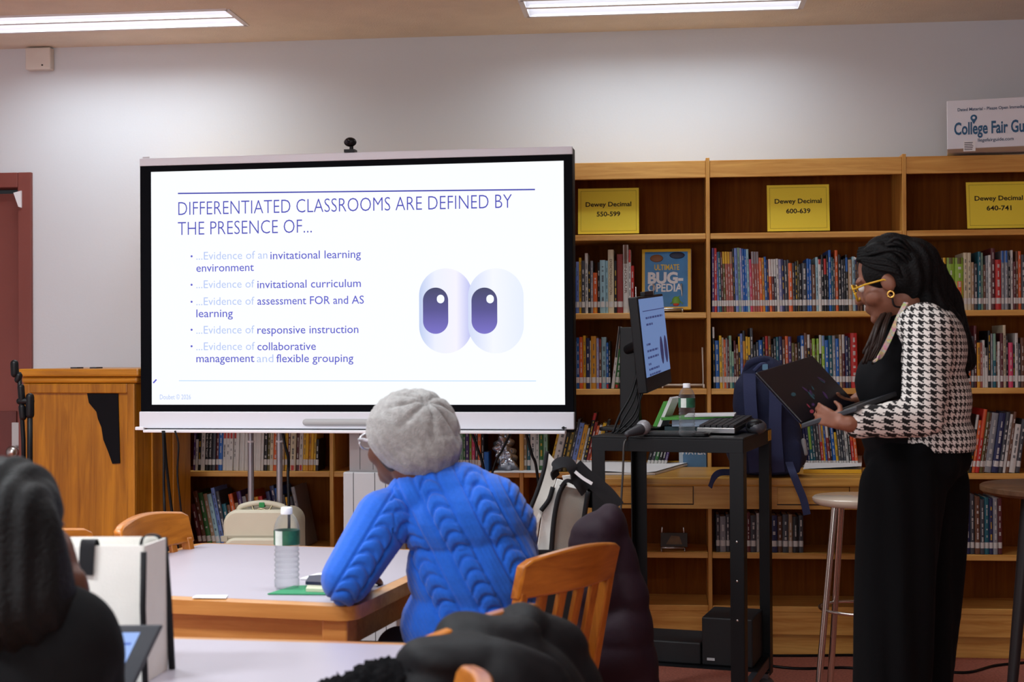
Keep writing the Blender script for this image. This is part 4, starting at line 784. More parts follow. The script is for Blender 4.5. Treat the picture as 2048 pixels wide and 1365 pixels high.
def bottle(label, P_, s=1.0):
    t = thing('water_bottle', label, 'bottle', P_, 0, 'half-litre water bottles'); prof = [(.0, .0), (.024, .0), (.031, .006), (.0315, .02)]
    z = .02
    for i in range(6): prof += [(.0315, z+.003), (.0282, z+.008), (.0315, z+.012)]; z += .013
    prof += [(.029, .104), (.0325, .112), (.0325, .148), (.0318, .152), (.030, .162), (.0235, .178), (.014, .188), (.0125, .192), (.0125, .196), (0, .196)]
    MB().lathe([(r*s, z*s) for r, z in prof], (0, 0, .0005), 36).build('bottle', glassM, t, smooth=60)
    MB().lathe([(.0145*s, .188*s), (.0145*s, .203*s), (.013*s, .205*s), (0, .205*s)], seg=24).build('cap', mat('cap_white', (232, 234, 238), .5), t, smooth=50)
    lb = MB(); n = 28
    def arc(a0, a1, z0, z1, name, m, dr):
        k = 14; mb = MB(); mb.mesh([((.0328+dr)*s*math.cos(a0+(a1-a0)*i/k), (.0328+dr)*s*math.sin(a0+(a1-a0)*i/k), z*s) for z in (z0, z1) for i in range(k+1)], [(i, i+1, i+k+2, i+k+1) for i in range(k)]); return mb.build(name, m, t, smooth=180)
    arc(math.radians(-95), math.radians(60), .112, .148, 'green_label', mat('label_green', (38, 92, 66), .45, var=.3, vscale=50), 0); arc(math.radians(60), math.radians(225), .112, .148, 'green_label', mat('label_green', (38, 92, 66)), 0); arc(math.radians(-135), math.radians(-95), .112, .148, 'pale_label', mat('label_pale', (206, 216, 208), .5, var=.1, vscale=60), 0)
    return t
bottle('clear water bottle with green label standing on the black cart', on_cart(1374, 874)+Vector((0, 0, .001)), .94)
p = on_cart(1372, 866); bkp = cl(*[a for a in cart_local(on_cart(1372, 868))], zc)
t = thing('binder_stack', 'stack of white and green folders behind the bottle on the cart', 'folders', cl(-.02, .18, zc), ca+math.radians(8))
MB().box((-.09, -.10, .001), (.12, .12, .016)).build('folder', mat('folder_teal', (42, 70, 78), .5), t); MB().box((-.06, -.12, .017), (.16, .10, .046)).build('box_file', mat('file_blue_grey', (150, 166, 188), .6), t, bevel=.002)
MB().box((-.11, -.13, .047), (.165, .08, .056), (0, -.03, .1)).build('green_folder', mat('folder_green', (78, 160, 62), .5), t); MB().box((-.01, -.135, .0575), (.18, .09, .063), (0, -.02, 0)).build('white_papers', paperW, t)
t = thing('upright_book', 'white and green book leaning on the cart beside the monitor pillar', 'book', cl(-.125, .18, zc+.002), ca); t.rotation_euler = (0, math.radians(24), ca)
MB().box((-.012, -.08, 0), (.0, .06, .135)).build('white_cover', paperW, t); MB().box((-.030, -.075, 0), (-.013, .06, .11)).build('green_cover', mat('folder_green', (78, 160, 62)), t, bevel=.004)
p = on_cart(1340, 880); t = thing('tablet', 'flat black tablet case lying at the front edge of the cart', 'tablet', cl(.02, -.22, zc+.001), ca+.1); MB().prism(rrect(.12, .08, .02), 0, .012).build('case', blackP, t, bevel=.003); MB().prism(rrect(.10, .06, .015), .012, .0135).build('cover_panel', darkP, t)

# ------------------------------------------------------------------ bar stool, round table
p = at_d(1716, 998, 5.3); t = thing('bar_stool', 'metal-legged stool with round pale seat beside the standing woman', 'stool', (p.x, p.y, 0)); zs_ = p.z+.01
MB().lathe([(0, zs_-.034), (.14, zs_-.034), (.158, zs_-.028), (.168, zs_-.014), (.168, zs_-.006), (.16, zs_), (0, zs_+.001)], seg=40).build('seat', mat('stool_seat', (206, 190, 172), .22, var=.06, vscale=8, coat=.4), t, smooth=40)
legs = []
for k, a in enumerate((218, 248+90-70, 40, 130)):
    a = math.radians((205, 300, 30, 120)[k]); tp = Vector((.10*math.cos(a), .10*math.sin(a), zs_-.03)); bt = Vector((.19*math.cos(a), .19*math.sin(a), .0)); legs.append((tp, bt))
    MB().tube([tp, tp+(bt-tp)*.06, bt], [.014, .0125, .0125], 14).build('leg', chrome, t, smooth=60)
zr = at_d(1660, 1222, 5.25).z; rr = .10+.09*(zs_-.03-zr)/(zs_-.03)
MB().tube([(rr*math.cos(2*PI*i/36), rr*math.sin(2*PI*i/36), zr) for i in range(37)], .006, 8).build('foot_ring', chrome, t, smooth=180)
p = at_d(2130, 970, 5.2); zr = at_d(2040, 972, 5.2).z; t = thing('round_table', 'round wooden table with dark splayed legs at the right edge', 'table', (p.x, p.y, 0))
MB().lathe([(0, zr-.03), (.285, zr-.03), (.298, zr-.02), (.298, zr-.004), (.292, zr), (0, zr)], seg=48).build('top', wood('walnut_top', (84, 58, 40), (120, 88, 62), 'X'), t, smooth=40)
for a in (205, 325, 85):
    a = math.radians(a); MB().tube([(.16*math.cos(a), .16*math.sin(a), zr-.03), (.26*math.cos(a), .26*math.sin(a), 0)], [.026, .017], 14).build('leg', mat('dark_stain', (30, 26, 28), .5), t, smooth=60)

# ------------------------------------------------------------------ reading tables
def rtable(label, NRp, ang, W_, D_):
    a1 = math.radians(-ang); E1 = R0*math.cos(a1)+F0*math.sin(a1); E2 = R0*math.sin(-a1)+F0*math.cos(a1); c_ = NRp-E1*W_/2+E2*D_/2; rz = math.radians(6-ang)
    t = thing('library_table', label, 'table', (c_.x, c_.y, 0), rz, 'pale-topped wooden reading tables'); w_, d_ = W_/2, D_/2
    MB().prism(rrect(w_-.035, d_-.035, .03), .712, .751).build('top', laminate, t)
    o, i_ = rrect(w_, d_, .05), rrect(w_-.035, d_-.035, .03); n = len(o)
    rim = MB(); rim.mesh([(x, y, .712) for x, y in o]+[(x, y, .748) for x, y in o]+[(x, y, .7505) for x, y in i_]+[(x, y, .712) for x, y in i_], [(k, (k+1) % n, n+(k+1) % n, n+k) for k in range(n)]+[(n+k, n+(k+1) % n, 2*n+(k+1) % n, 2*n+k) for k in range(n)]+[(3*n+k, 3*n+(k+1) % n, (k+1) % n, k) for k in range(n)]); rim.build('edge_band', tabE, t, smooth=40)
    for sy in (-1, 1): y0, y1 = sorted((sy*(d_-.05), sy*(d_-.075))); MB().box((-w_+.08, y0, .63), (w_-.08, y1, .712)).build('apron', tabE, t)
    for sx in (-1, 1): x0, x1 = sorted((sx*(w_-.05), sx*(w_-.075))); MB().box((x0, -d_+.08, .63), (x1, d_-.08, .712)).build('apron', tabE, t)
    for sx in (-1, 1):
        for sy in (-1, 1): x0, x1 = sorted((sx*(w_-.03), sx*(w_-.10))); y0, y1 = sorted((sy*(d_-.03), sy*(d_-.10))); MB().box((x0, y0, 0), (x1, y1, .712)).build('leg', tabE, t, bevel=.006)
    return t
rtable('pale-topped wooden table where the person in blue sits', at_z(708, 1214, .75), 15, .95, 1.02)
rtable('pale-topped wooden table in the foreground under the laptop', at_z(862, 1286, .75)-F0*1.0-R0*.09, 9, 1.5, 1.0)
p = at_z(574, 1179, .75); bottle('clear water bottle with green label standing on the reading table', p+Vector((0, 0, .0015)), 1.06)
def flat(name, label, cat, quad, z0, z1, m, part):
    o = at_z(*quad[0], z0); t = thing(name, label, cat, o); P_ = [at_z(a, b, z0)-o for a, b in quad]; MB().hexa([Vector((q.x, q.y, 0)) for q in P_], [Vector((q.x, q.y, z1-z0)) for q in P_]).build(part, m, t); return t, P_
flat('folder', 'green paper folder on the table beside the blue elbow', 'folder', [(535, 1190), (665, 1191), (668, 1172), (588, 1174)], .752, .755, mat('folder_green_paper', (46, 138, 92), .6), 'cover')
flat('notebook', 'thin cream notebook under the phone by the blue elbow', 'notebook', [(612, 1184), (676, 1186), (672, 1170), (618, 1170)], .7555, .764, mat('note_cream', (204, 206, 176), .7), 'pages')
t, P_ = flat('phone', 'dark phone lying on the notebook beside the blue elbow', 'phone', [(611, 1170), (660, 1172), (660, 1155), (618, 1158)], .7645, .773, mat('phone_navy', (26, 30, 60), .3), 'case')
flat('paper_sheet', 'white folded paper on the table behind the phone', 'paper', [(600, 1160), (640, 1161), (655, 1148), (634, 1150)], .752, .756, paperW, 'sheet')
flat('paper_sheet', 'small white paper slip at the near edge of the table', 'paper', [(384, 1197), (452, 1198), (456, 1192), (392, 1192)], .752, .7535, paperW, 'sheet')

# ------------------------------------------------------------------ slat-back chairs
def make_chair(label):
    t = thing('library_chair', label, 'chair', (0, 0, 0), 0, 'honey-coloured slat-back wooden chairs'); hw = .195
    MB().prism(rrect(.215, .21, .04), .43, .455).build('seat', chairWX, t, bevel=.006)
    def cr(x): return .872+.014*math.cos(x/hw*PI*.55)
    n = 14; V = []; W2 = hw+.022
    for i in range(n+1):
        x = -W2+2*W2*i/n; bow = .026*math.cos(x/hw*PI/2); e = max(0, abs(x)-W2+.02)*.5; yb_ = -.250-bow
        V += [(x, yb_-.014, .772), (x, yb_+.014, .772), (x, yb_-.008, cr(x)-e), (x, yb_-.036, cr(x)-e)]
    MB().mesh(V, [(i*4+a, i*4+b, i*4+4+b, i*4+4+a) for i in range(n) for a, b in ((0, 3), (3, 2), (2, 1), (1, 0))]+[(0, 1, 2, 3), (n*4+3, n*4+2, n*4+1, n*4)]).build('crest_rail', chairWX, t, smooth=40, bevel=.006)
    for sx in (-1, 1):
        MB().hexa([(sx*hw-.017, -.215, 0), (sx*hw+.017, -.215, 0), (sx*hw+.017, -.18, 0), (sx*hw-.017, -.18, 0)], [(sx*hw-.017, -.20, .46), (sx*hw+.017, -.20, .46), (sx*hw+.017, -.165, .46), (sx*hw-.017, -.165, .46)]).hexa([(sx*hw-.017, -.20, .46), (sx*hw+.017, -.20, .46), (sx*hw+.017, -.165, .46), (sx*hw-.017, -.165, .46)], [(sx*hw-.015, -.268, .79), (sx*hw+.015, -.268, .79), (sx*hw+.015, -.238, .79), (sx*hw-.015, -.238, .79)]).build('back_post', chairW, t, bevel=.005)
        MB().hexa([(sx*hw-.014, .175, 0), (sx*hw+.014, .175, 0), (sx*hw+.014, .203, 0), (sx*hw-.014, .203, 0)], [(sx*hw-.018, .17, .43), (sx*hw+.018, .17, .43), (sx*hw+.018, .206, .43), (sx*hw-.018, .206, .43)]).build('front_leg', chairW, t, bevel=.004)
        MB().box((sx*hw-.01, -.19, .2), (sx*hw+.01, .18, .225)).build('side_stretcher', chairW, t, bevel=.003)
    for k in range(4):
        x = -.117+.078*k; b_ = .01*math.cos(x/hw*PI/2); MB().hexa([(x-.017, -.198, .458), (x+.017, -.198, .458), (x+.017, -.184, .458), (x-.017, -.184, .458)], [(x-.017, -.262-b_*1.5, .785), (x+.017, -.262-b_*1.5, .785), (x+.017, -.248-b_*1.5, .785), (x-.017, -.248-b_*1.5, .785)]).build('slat', chairW, t, bevel=.003)
    MB().box((-hw, -.195, .50), (hw, -.172, .53)).build('lower_rail', chairWX, t, bevel=.003)
    return t
def chair_pose(pL, pR):
    mid = (pL+pR)/2; ex = (pR-pL); ex.z = 0; ex.normalize(); f = Vector((-ex.y, ex.x, 0)); r = mid+f*.268; return Vector((r.x, r.y, 0)), math.atan2(ex.y, ex.x)
ch0 = make_chair('wooden slat-back chair under the purple coat edge, behind the person in blue')
bm_ = at_z(1142, 1088, .888); bdir = R0*.60+F0*.80
lo, rz = chair_pose(bm_-bdir*.2, bm_+bdir*.2); ch0.location = lo; ch0.rotation_euler = (0, 0, rz); ch0['label'] = 'wooden slat-back chair just right of the blue sweater'
def put_chair(label, a, b, z=.888): lo, rz = chair_pose(at_z(*a, z), at_z(*b, z)); return dup(ch0, lo, rz, label)
def chair_mid(label, px, py, z, rzd):
    p = at_z(px, py, z); rz = math.radians(rzd); f = Vector((-math.sin(rz), math.cos(rz), 0)); q = p+f*.268; return dup(ch0, Vector((q.x, q.y, 0)), rz, label)
chair_mid('wooden chair at the far left side of the table, beside the lectern', 305, 1022, .895, -98)
chair_mid('wooden chair mostly hidden behind the dark-haired person', 95, 1056, .895, -98)
jn = at_z(1066, 1186, .89); jdir = (R0*.5+F0*.866)
lo, rz = chair_pose(jn-jdir*.40, jn); chJ = dup(ch0, lo, rz, 'wooden chair with the black jacket draped over its back')
kn = at_z(931, 1328, .868); kd = (kn-CAM); kd.z = 0; kd.normalize()
lo, rz = chair_pose(kn-kd*.42, kn); dup(ch0, lo, rz, 'wooden chair in front of the black jacket, only its post showing')
cm = at_d(1214, 1060, 4.42); cm.z = 0; cdir = (R0*.06+F0*.998)
lo, rz = chair_pose(cm-cdir*.2, cm+cdir*.2); chC = dup(ch0, lo, rz, 'wooden chair hidden under the dark purple coat')

# ------------------------------------------------------------------ people
def basis(f, u):
    f = f.normalized(); u = (u-f*u.dot(f)).normalized(); return f, u, u.cross(f)
def cv(x, d, z): return R0*x+F0*d+Z*z
CAMR = Matrix((R0, F0, Z)).transposed()
def head_volumes(mb, c, f, u, s, k=1.0):
    R = Matrix((f, s, u)).transposed()
    def E(a, b, z, r): mb.ell(c+(f*a+s*b+u*z)*k, tuple(x*k for x in r), R)
    E(-.012, 0, .03, (.095, .074, .10)); E(.025, 0, -.03, (.072, .062, .088)); E(.05, 0, -.085, (.040, .042, .034)); E(.078, 0, -.098, (.022, .024, .018))
    mb.cap(c+(f*.088+u*.012)*k, c+(f*.110-u*.028)*k, .010*k, .015*k); E(.098, .012, -.032, (.012, .010, .009)); E(.098, -.012, -.032, (.012, .010, .009))
    E(.078, 0, .026, (.020, .052, .014)); E(.090, 0, -.058, (.014, .025, .008)); E(.088, 0, -.070, (.014, .021, .008))
    for q in (-1, 1): E(.05, q*.045, -.035, (.035, .024, .03)); E(-.008, q*.076, -.012, (.024, .010, .032))
def hand_volumes(mb, wrist, d, n, side, curl=.5, k=1.0, spread=.18):
    """d = finger direction, n = palm normal, side = towards the thumb"""
    d = d.normalized(); n = (n-d*n.dot(d)).normalized(); side = (side-d*side.dot(d)-n*side.dot(n)).normalized()
    pc = wrist+d*.045*k
    mb.cap(wrist, wrist+d*.02*k, .026*k, .028*k)
    for q in (-.024, -.008, .008, .024): mb.cap(wrist+d*.02*k+side*q*.7*k, wrist+d*.085*k+side*q*1.15*k, .014*k, .011*k)
    for q, L_ in ((-.031, .058), (-.0105, .072), (.0105, .078), (.031, .070)):
        p = wrist+d*.088*k+side*q*k; dd = (d+side*q/.031*spread*.5).normalized(); r = .0095*k; a = 0.0
        for j, fr in enumerate((.45, .32, .23)):
            a += curl*(.6 if j == 0 else .9); v = dd*math.cos(a)+n*math.sin(a); p2 = p+v*L_*fr*k; mb.cap(p, p2, r, r*.9); p = p2; r *= .9
    t0 = wrist+d*.03*k+side*.028*k; t1 = t0+(d*.5+side*.75+n*.3).normalized()*.038*k; t2 = t1+(d*.85+side*.25+n*.4).normalized()*.032*k
    mb.cap(t0, t1, .0135*k, .011*k); mb.cap(t1, t2, .011*k, .009*k)
def eyes(c, f, u, s, par, k=1.0):
    for q in (-1, 1):
        e = MB().ell(c+(f*.080+s*q*.031+u*.004)*k, .0125*k, None, 14, 10).build('eye', mat('eye_white', (226, 222, 214), .25), par, smooth=180, world=True)
        MB().ell(c+(f*.0905+s*q*.031+u*.004)*k, .0045*k, None, 10, 8).build('iris', mat('iris_brown', (40, 24, 18), .2), e, smooth=180, world=True)
def strands(name, paths, m, par, r0=.007, r1=.004, seg=6):
    mb = MB()
    for P_ in paths:
        Q = smoothpath(P_, 5); n = len(Q); mb.tube(Q, [r0+(r1-r0)*i/(n-1) for i in range(n)], seg)
    return mb.build(name, m, par, smooth=180, world=True)

# ---- standing woman with the laptop
DW = 4.40
def WP(px, py, off=0.0): return at_d(px, py, DW+off)
gp = WP(1830, 1000); per = thing('person', 'standing woman in black and white houndstooth jacket holding an open laptop', 'person', (gp.x, gp.y, 0))
f, u, s = basis(cv(-.84, .42, -.36), cv(-.25, .08, 1))
hc = WP(1778, 560, .0)
mb = MB(); head_volumes(mb, hc, f, u, s, 1.0)
mb.cap(hc-u*.07-f*.03, WP(1808, 650, .03), .052, .058)
mb.ell(WP(1850, 720, .03), (.09, .13, .16), CAMR).ell(WP(1850, 850, .04), (.09, .13, .13), CAMR)
mb.cap(WP(1855, 665, -.15), WP(1850, 830, -.21), .05, .045).cap(WP(1850, 838, -.21), WP(1700, 848, -.27), .042, .027)
mb.cap(WP(1830, 665, .2), WP(1800, 800, .22), .05, .042).cap(WP(1800, 800, .22), WP(1728, 800, .13), .04, .027)
hand_volumes(mb, WP(1692, 850, -.275), cv(-.72, .40, .30), cv(-.1, 1, .2), cv(.4, -.1, .9), .5, .74)
hand_volumes(mb, WP(1728, 800, .13), cv(-.8, -.5, -.05), cv(0, .1, 1), cv(.2, -1, 0), .35)
for a, o in ((1800, -.05), (1858, .12)): mb.cap(WP(a+6, 1010, o+.03), WP(a-20, 1280, o), .075, .06).cap(WP(a-20, 1280, o), WP(a-32, 1555, o), .055, .04)
blob('body', mb, skinB, per, .0055, 5)
eyes(hc, f, u, s, per)
# clothes
def wuv(co):
    ax = WP(1850, 760, .03); x = (co-np.array(ax)) @ np.array(R0); y = (co-np.array(ax)) @ np.array(F0)
    th = np.arctan2(x, -y-.0); return np.stack([th*.175/.0205, co[:, 2]/.0205], 1)
zh = WP(1850, 901, 0).z
mb = MB()
mb.ell(WP(1848, 700, .03), (.125, .19, .16), CAMR).ell(WP(1856, 800, .04), (.128, .185, .16), CAMR).ell(WP(1854, 880, .04), (.145, .19, .12), CAMR)
mb.ell(WP(1846, 655, -.14), (.08, .08, .075), CAMR).ell(WP(1838, 655, .19), (.08, .08, .075), CAMR).ell(WP(1826, 632, .02), (.075, .13, .05), CAMR)
mb.cap(WP(1858, 668, -.17), WP(1846, 822, -.215), .078, .064).cap(WP(1846, 834, -.215), WP(1716, 846, -.25), .062, .048)
mb.cap(WP(1832, 668, .22), WP(1800, 800, .24), .075, .06).cap(WP(1800, 805, .24), WP(1750, 805, .18), .058, .048)
def wfold(co, no): return .004*np.sin(co[:, 2]*55+co[:, 0]*40)*np.clip(np.sin(co[:, 0]*30+2), 0, 1)
blob('jacket', mb, houndstooth('houndstooth_cloth'), per, .008, 8, wfold, [(Vector((0, 0, zh)), Vector((0, 0, -1)))] if True else None, uv=wuv)
mb = MB()
mb.ell(WP(1768, 765, .02), (.088, .12, .11), CAMR).ell(WP(1792, 690, .03), (.065, .12, .09), CAMR).ell(WP(1790, 860, .04), (.105, .14, .13), CAMR).ell(WP(1830, 900, .04), (.13, .16, .1), CAMR)
mb.cap(WP(1800, 604, .02), WP(1806, 650, .03), .064, .075)
blob('black_top', mb, mat('black_knit', (13, 13, 16), .85, spec=.2), per, .008, 8)
mb = MB().ell(WP(1830, 915, .04), (.165, .19, .11), CAMR)
mb.cap(WP(1806, 970, -.05), WP(1766, 1560, -.05), .128, .115).cap(WP(1858, 970, .13), WP(1822, 1560, .13), .125, .115)
def tfold(co, no): return .007*np.sin(((co-np.array(gp)) @ np.array(R0))*70+co[:, 2]*2)
blob('trousers', mb, mat('black_trousers', (8, 8, 10), .95, spec=.15), per, .012, 8, tfold, [(Vector((0, 0, .03)), Vector((0, 0, -1)))])
for o, a in ((-.05, 1766), (.13, 1822)):
    q = WP(a, 1560, o); q.z = 0; MB().ell(q+cv(-.05, .01, .04), (.13, .045, .04), CAMR).box((0, 0, 0), (0, 0, 0)).build('shoe', blackP, per, smooth=180, world=True)
# beaded lapel trim
trm = bpy.data.materials.new('sequin_trim'); trm.use_nodes = True; nt = trm.node_tree; b = nt.nodes['Principled BSDF']; vo = nt.nodes.new('ShaderNodeTexVoronoi'); vo.inputs['Scale'].default_value = 130; tc = nt.nodes.new('ShaderNodeTexCoord')
hs = nt.nodes.new('ShaderNodeMix'); hs.data_type = 'RGBA'; hs.inputs[0].default_value = .72; hs.inputs[7].default_value = lin((190, 160, 128)); nt.links.new(tc.outputs['Object'], vo.inputs['Vector']); nt.links.new(vo.outputs['Color'], hs.inputs[6]); nt.links.new(hs.outputs[2], b.inputs['Base Color']); b.inputs['Roughness'].default_value = .35
ribbon([WP(1812, 606, -.09), WP(1795, 640, -.115), WP(1775, 685, -.125), WP(1758, 716, -.125), WP(1748, 722, -.11)], .015, .005, cv(.8, 0, .6)).build('lapel_trim', trm, per, smooth=40, world=True)
# hair
mb = MB(); R3 = Matrix((f, s, u)).transposed()
mb.ell(hc-f*.024+u*.032, (.104, .087, .106), R3).ell(hc-f*.065-u*.005, (.075, .085, .09), R3)
mb.cap(hc-f*.09+u*.02, WP(1885, 610, .06), .075, .062).cap(WP(1880, 605, .05), WP(1922, 720, .06), .064, .045).cap(WP(1850, 590, -.03), WP(1900, 650, -.03), .05, .04)
hr = blob('hair', mb, hairM, per, .007, 6, lambda co, no: .004*np.sin((co @ np.array(s))*160+(co @ np.array(f))*90))
rng = random.Random(5); pa = []
for i in range(64):
    t_ = rng.uniform(-1, 1); a0 = hc-f*rng.uniform(-.055, .06)+u*(.125-.03*abs(t_))+s*t_*.06; e = rng.uniform(0, 1)
    mid = WP(1850+rng.uniform(-6, 22), 560+rng.uniform(-20, 30), .02-t_*.09); lo_ = WP(1900+rng.uniform(-14, 14), 655+rng.uniform(-10, 20), .05-t_*.09); en = WP(1925+rng.uniform(-22, 14), 740+rng.uniform(-40, 45), .06-t_*.07)
    pa.append([a0, hc-f*rng.uniform(.06, .1)+u*rng.uniform(.04, .09)+s*t_*.088, mid, lo_, en])
for i in range(16):
    x = rng.uniform(-1, 1); pa.append([hc+f*.055+u*.09+s*(.058+.004*x), hc+f*.01+u*(.055+.02*x)+s*.083, hc-f*.05+u*(.01+.02*x)+s*.09, WP(1830+rng.uniform(-8, 8), 590, -.06)])
strands('locs', pa, hairM, hr)
pa = []
for i in range(14):
    x = rng.uniform(-12, 12); pa.append([WP(1785+x*.4, 605, .06), WP(1762+x, 650, .02-rng.uniform(.06, .13)), WP(1748+x*1.1, 690+rng.uniform(-8, 8), -.11), WP(1735+x*.9, 716+rng.uniform(-14, 14), -.10)])
strands('front_locs', pa, mat('brown_black_hair', (40, 26, 20), .5), hr, .006, .004)
# glasses and earring
gl = mat('amber_frame', (206, 158, 30), .25); g = MB()
for q in (-1, 1):
    c_ = hc+f*.106+s*q*.034-u*.002; P_ = [c_+(s*.031*math.cos(2*PI*i/24)+u*.026*math.sin(2*PI*i/24)) - f*.006*abs(math.cos(2*PI*i/24)) for i in range(25)]; g.tube(P_, .0035, 8)
    g.tube([c_+s*q*.031+u*.010-f*.004, hc+f*.06+s*q*.078+u*.008, hc+s*q*.084+u*.0, hc-f*.015+s*q*.08-u*.012], .003, 8)
g.tube([hc+f*.108+s*.006, hc+f*.108-s*.006], .003, 8); g.build('glasses', gl, per, smooth=180, world=True)
c_ = hc+s*.087-f*.004-u*.050; MB().tube([c_+(f*math.cos(2*PI*i/20)+u*math.sin(2*PI*i/20))*.0095 for i in range(21)], .0035, 8).build('hoop_earring', goldM, per, smooth=180, world=True)
MB().tube([hc+f*.065+s*.05+u*.098, hc+f*.055+s*.056+u*.09, hc+f*.045+s*.062+u*.084], .004, 8).build('hair_clip', silver, per, smooth=180, world=True)
MB().tube(smoothpath([hc-u*.055-f*.005+s*.085, hc-u*.085-f*.0+s*.082, hc-u*.10-f*.02+s*.07]), .003, 6).build('ear_cord', blackP, per, smooth=180, world=True)
# laptop in her hands
BRl, TRl, BLl = WP(1708, 808, .06), WP(1622, 714, .14), WP(1602, 848, -.21)
TLl = TRl+(BLl-BRl)*1.02; lt = thing('laptop', 'open black laptop with floral lid held by the standing woman', 'laptop', BRl)
nl = (TRl-BRl).cross(BLl-BRl).normalized()
if nl.dot(FW) > 0: nl = -nl
def plate(a, b, c, d_, n, th): return MB().hexa([a, b, c, d_], [q+n*th for q in (a, b, c, d_)])
lid = plate(BLl, BRl, TRl, TLl, nl, .007).build('lid', mat('lid_black', (15, 12, 19), .28), lt, bevel=.003, world=True)
plate(BLl-nl*.001, BRl-nl*.001, TRl-nl*.001, TLl-nl*.001, -nl, .002).build('display_panel', mat('panel_dark', (30, 34, 50), .2), lt, world=True)
ex_, ey_ = (BRl-BLl), (TRl-BRl); dk = [('teal', (40, 74, 84)), ('pink', (150, 56, 74)), ('violet', (66, 40, 84))]
rng = random.Random(11)
for nm, col in dk:
    m_ = MB()
    for i in range(5 if nm != 'pink' else 2):
        o = BLl+ex_*rng.uniform(.15, .8)+ey_*rng.uniform(.1, .55)+nl*.0078; r = rng.uniform(.008, .017); an = rng.uniform(0, PI); ax1 = (ex_.normalized()*math.cos(an)+ey_.normalized()*math.sin(an)); ax2 = nl.cross(ax1)
        m_.mesh([o+ax1*r*math.cos(2*PI*k/14)+ax2*r*.45*math.sin(2*PI*k/14) for k in range(14)], [tuple(range(14))])
    m_.build('lid_print', mat('print_'+nm, col, .4), lid, world=True)
bb_ = WP(1815, 774, -.03)-BRl
plate(BLl, BRl, BRl+bb_, BLl+bb_, Z, -.016).build('base', mat('laptop_grey_black', (40, 42, 48), .4), lt, bevel=.003, world=True)
MB().hexa([BLl+bb_*.15+ex_*.08+Z*.0006, BRl+bb_*.15-ex_*.08+Z*.0006, BRl+bb_*.55-ex_*.08+Z*.0006, BLl+bb_*.55+ex_*.08+Z*.0006], [q+Z*.002 for q in (BLl+bb_*.15+ex_*.08, BRl+bb_*.15-ex_*.08, BRl+bb_*.55-ex_*.08, BLl+bb_*.55+ex_*.08)]).build('keyboard', blackP, lt, world=True)

# ---- seated person in the blue sweater
DB = 3.65
def BP(px, py, off=0.0): return at_d(px, py, DB+off)
gp2 = BP(945, 1300); per = thing('person', 'seated person in blue cable-knit sweater and gray knit beanie, seen from behind', 'person', (gp2.x, gp2.y, 0))
f, u, s = basis(cv(-.62, .76, -.05), cv(.18, -.22, 1))
hc = BP(806, 880, .03)
mb = MB(); head_volumes(mb, hc, f, u, s, 1.0)
mb.cap(hc-u*.07-f*.03, BP(868, 985, .02), .052, .06)
mb.ell(BP(925, 1040, 0), (.13, .10, .12), CAMR).ell(BP(945, 1150, .01), (.14, .11, .16), CAMR).ell(BP(945, 1290, .02), (.15, .13, .13), CAMR)
mb.cap(BP(775, 1035, -.03), BP(690, 1165, -.10), .05, .045).cap(BP(690, 1168, -.10), BP(712, 1160, .13), .042, .03)
mb.cap(BP(1020, 1035, .03), BP(1040, 1160, .15), .05, .045).cap(BP(1040, 1160, .15), BP(930, 1190, .28), .042, .03)
hand_volumes(mb, BP(712, 1160, .13), cv(-.1, 1, .0), cv(0, 0, -1), cv(1, 0, 0), .2); hand_volumes(mb, BP(930, 1190, .28), cv(-.9, .4, 0), cv(0, 0, -1), cv(0, -1, 0), .3)
hip = BP(945, 1340, .03); kn_ = [hip+cv(-.36, .16, -.02), hip+cv(-.22, .36, -.02)]
for q, k_ in ((cv(-.06, -.08, 0), kn_[0]), (cv(.05, .06, 0), kn_[1])):
    mb.cap(hip+q, k_, .075, .055); ft = Vector((k_.x, k_.y, .06)); mb.cap(k_, ft, .05, .035)
blob('body', mb, skinD, per, .006, 5)
eyes(hc, f, u, s, per)
mb = MB()
mb.ell(BP(905, 990, .01), (.13, .10, .085), CAMR).ell(BP(925, 1040, .0), (.17, .125, .12), CAMR).ell(BP(945, 1140, .01), (.172, .13, .17), CAMR).ell(BP(944, 1250, .02), (.185, .14, .15), CAMR).ell(BP(938, 1320, .03), (.19, .15, .10), CAMR)
mb.ell(BP(782, 1030, -.02), (.075, .075, .07), CAMR).ell(BP(838, 990, .0), (.085, .08, .065), CAMR).ell(BP(1005, 1040, .01), (.072, .085, .085), CAMR).ell(BP(968, 1005, .0), (.10, .10, .075), CAMR)
mb.cap(BP(768, 1040, -.03), BP(694, 1158, -.10), .078, .066).cap(BP(694, 1162, -.10), BP(712, 1158, .11), .062, .048)
mb.cap(BP(1016, 1048, .03), BP(1036, 1160, .14), .073, .062).cap(BP(1036, 1160, .14), BP(945, 1188, .25), .06, .048)
mb.lathe([(0, -.03), (.075, -.03), (.078, .0), (.07, .02), (0, .02)], BP(862, 968, .02))
bpx = lambda co: (1024+FPX*((co-np.array(CAM)) @ np.array(CR))/((co-np.array(CAM)) @ np.array(FW)), 682.5-FPX*((co-np.array(CAM)) @ np.array(CU))/((co-np.array(CAM)) @ np.array(FW)))
tx, tz = np.array(R0), np.array(Z); o_ = np.array(BP(0, 0, 0)); torso_o = np.array(BP(925, 1060))
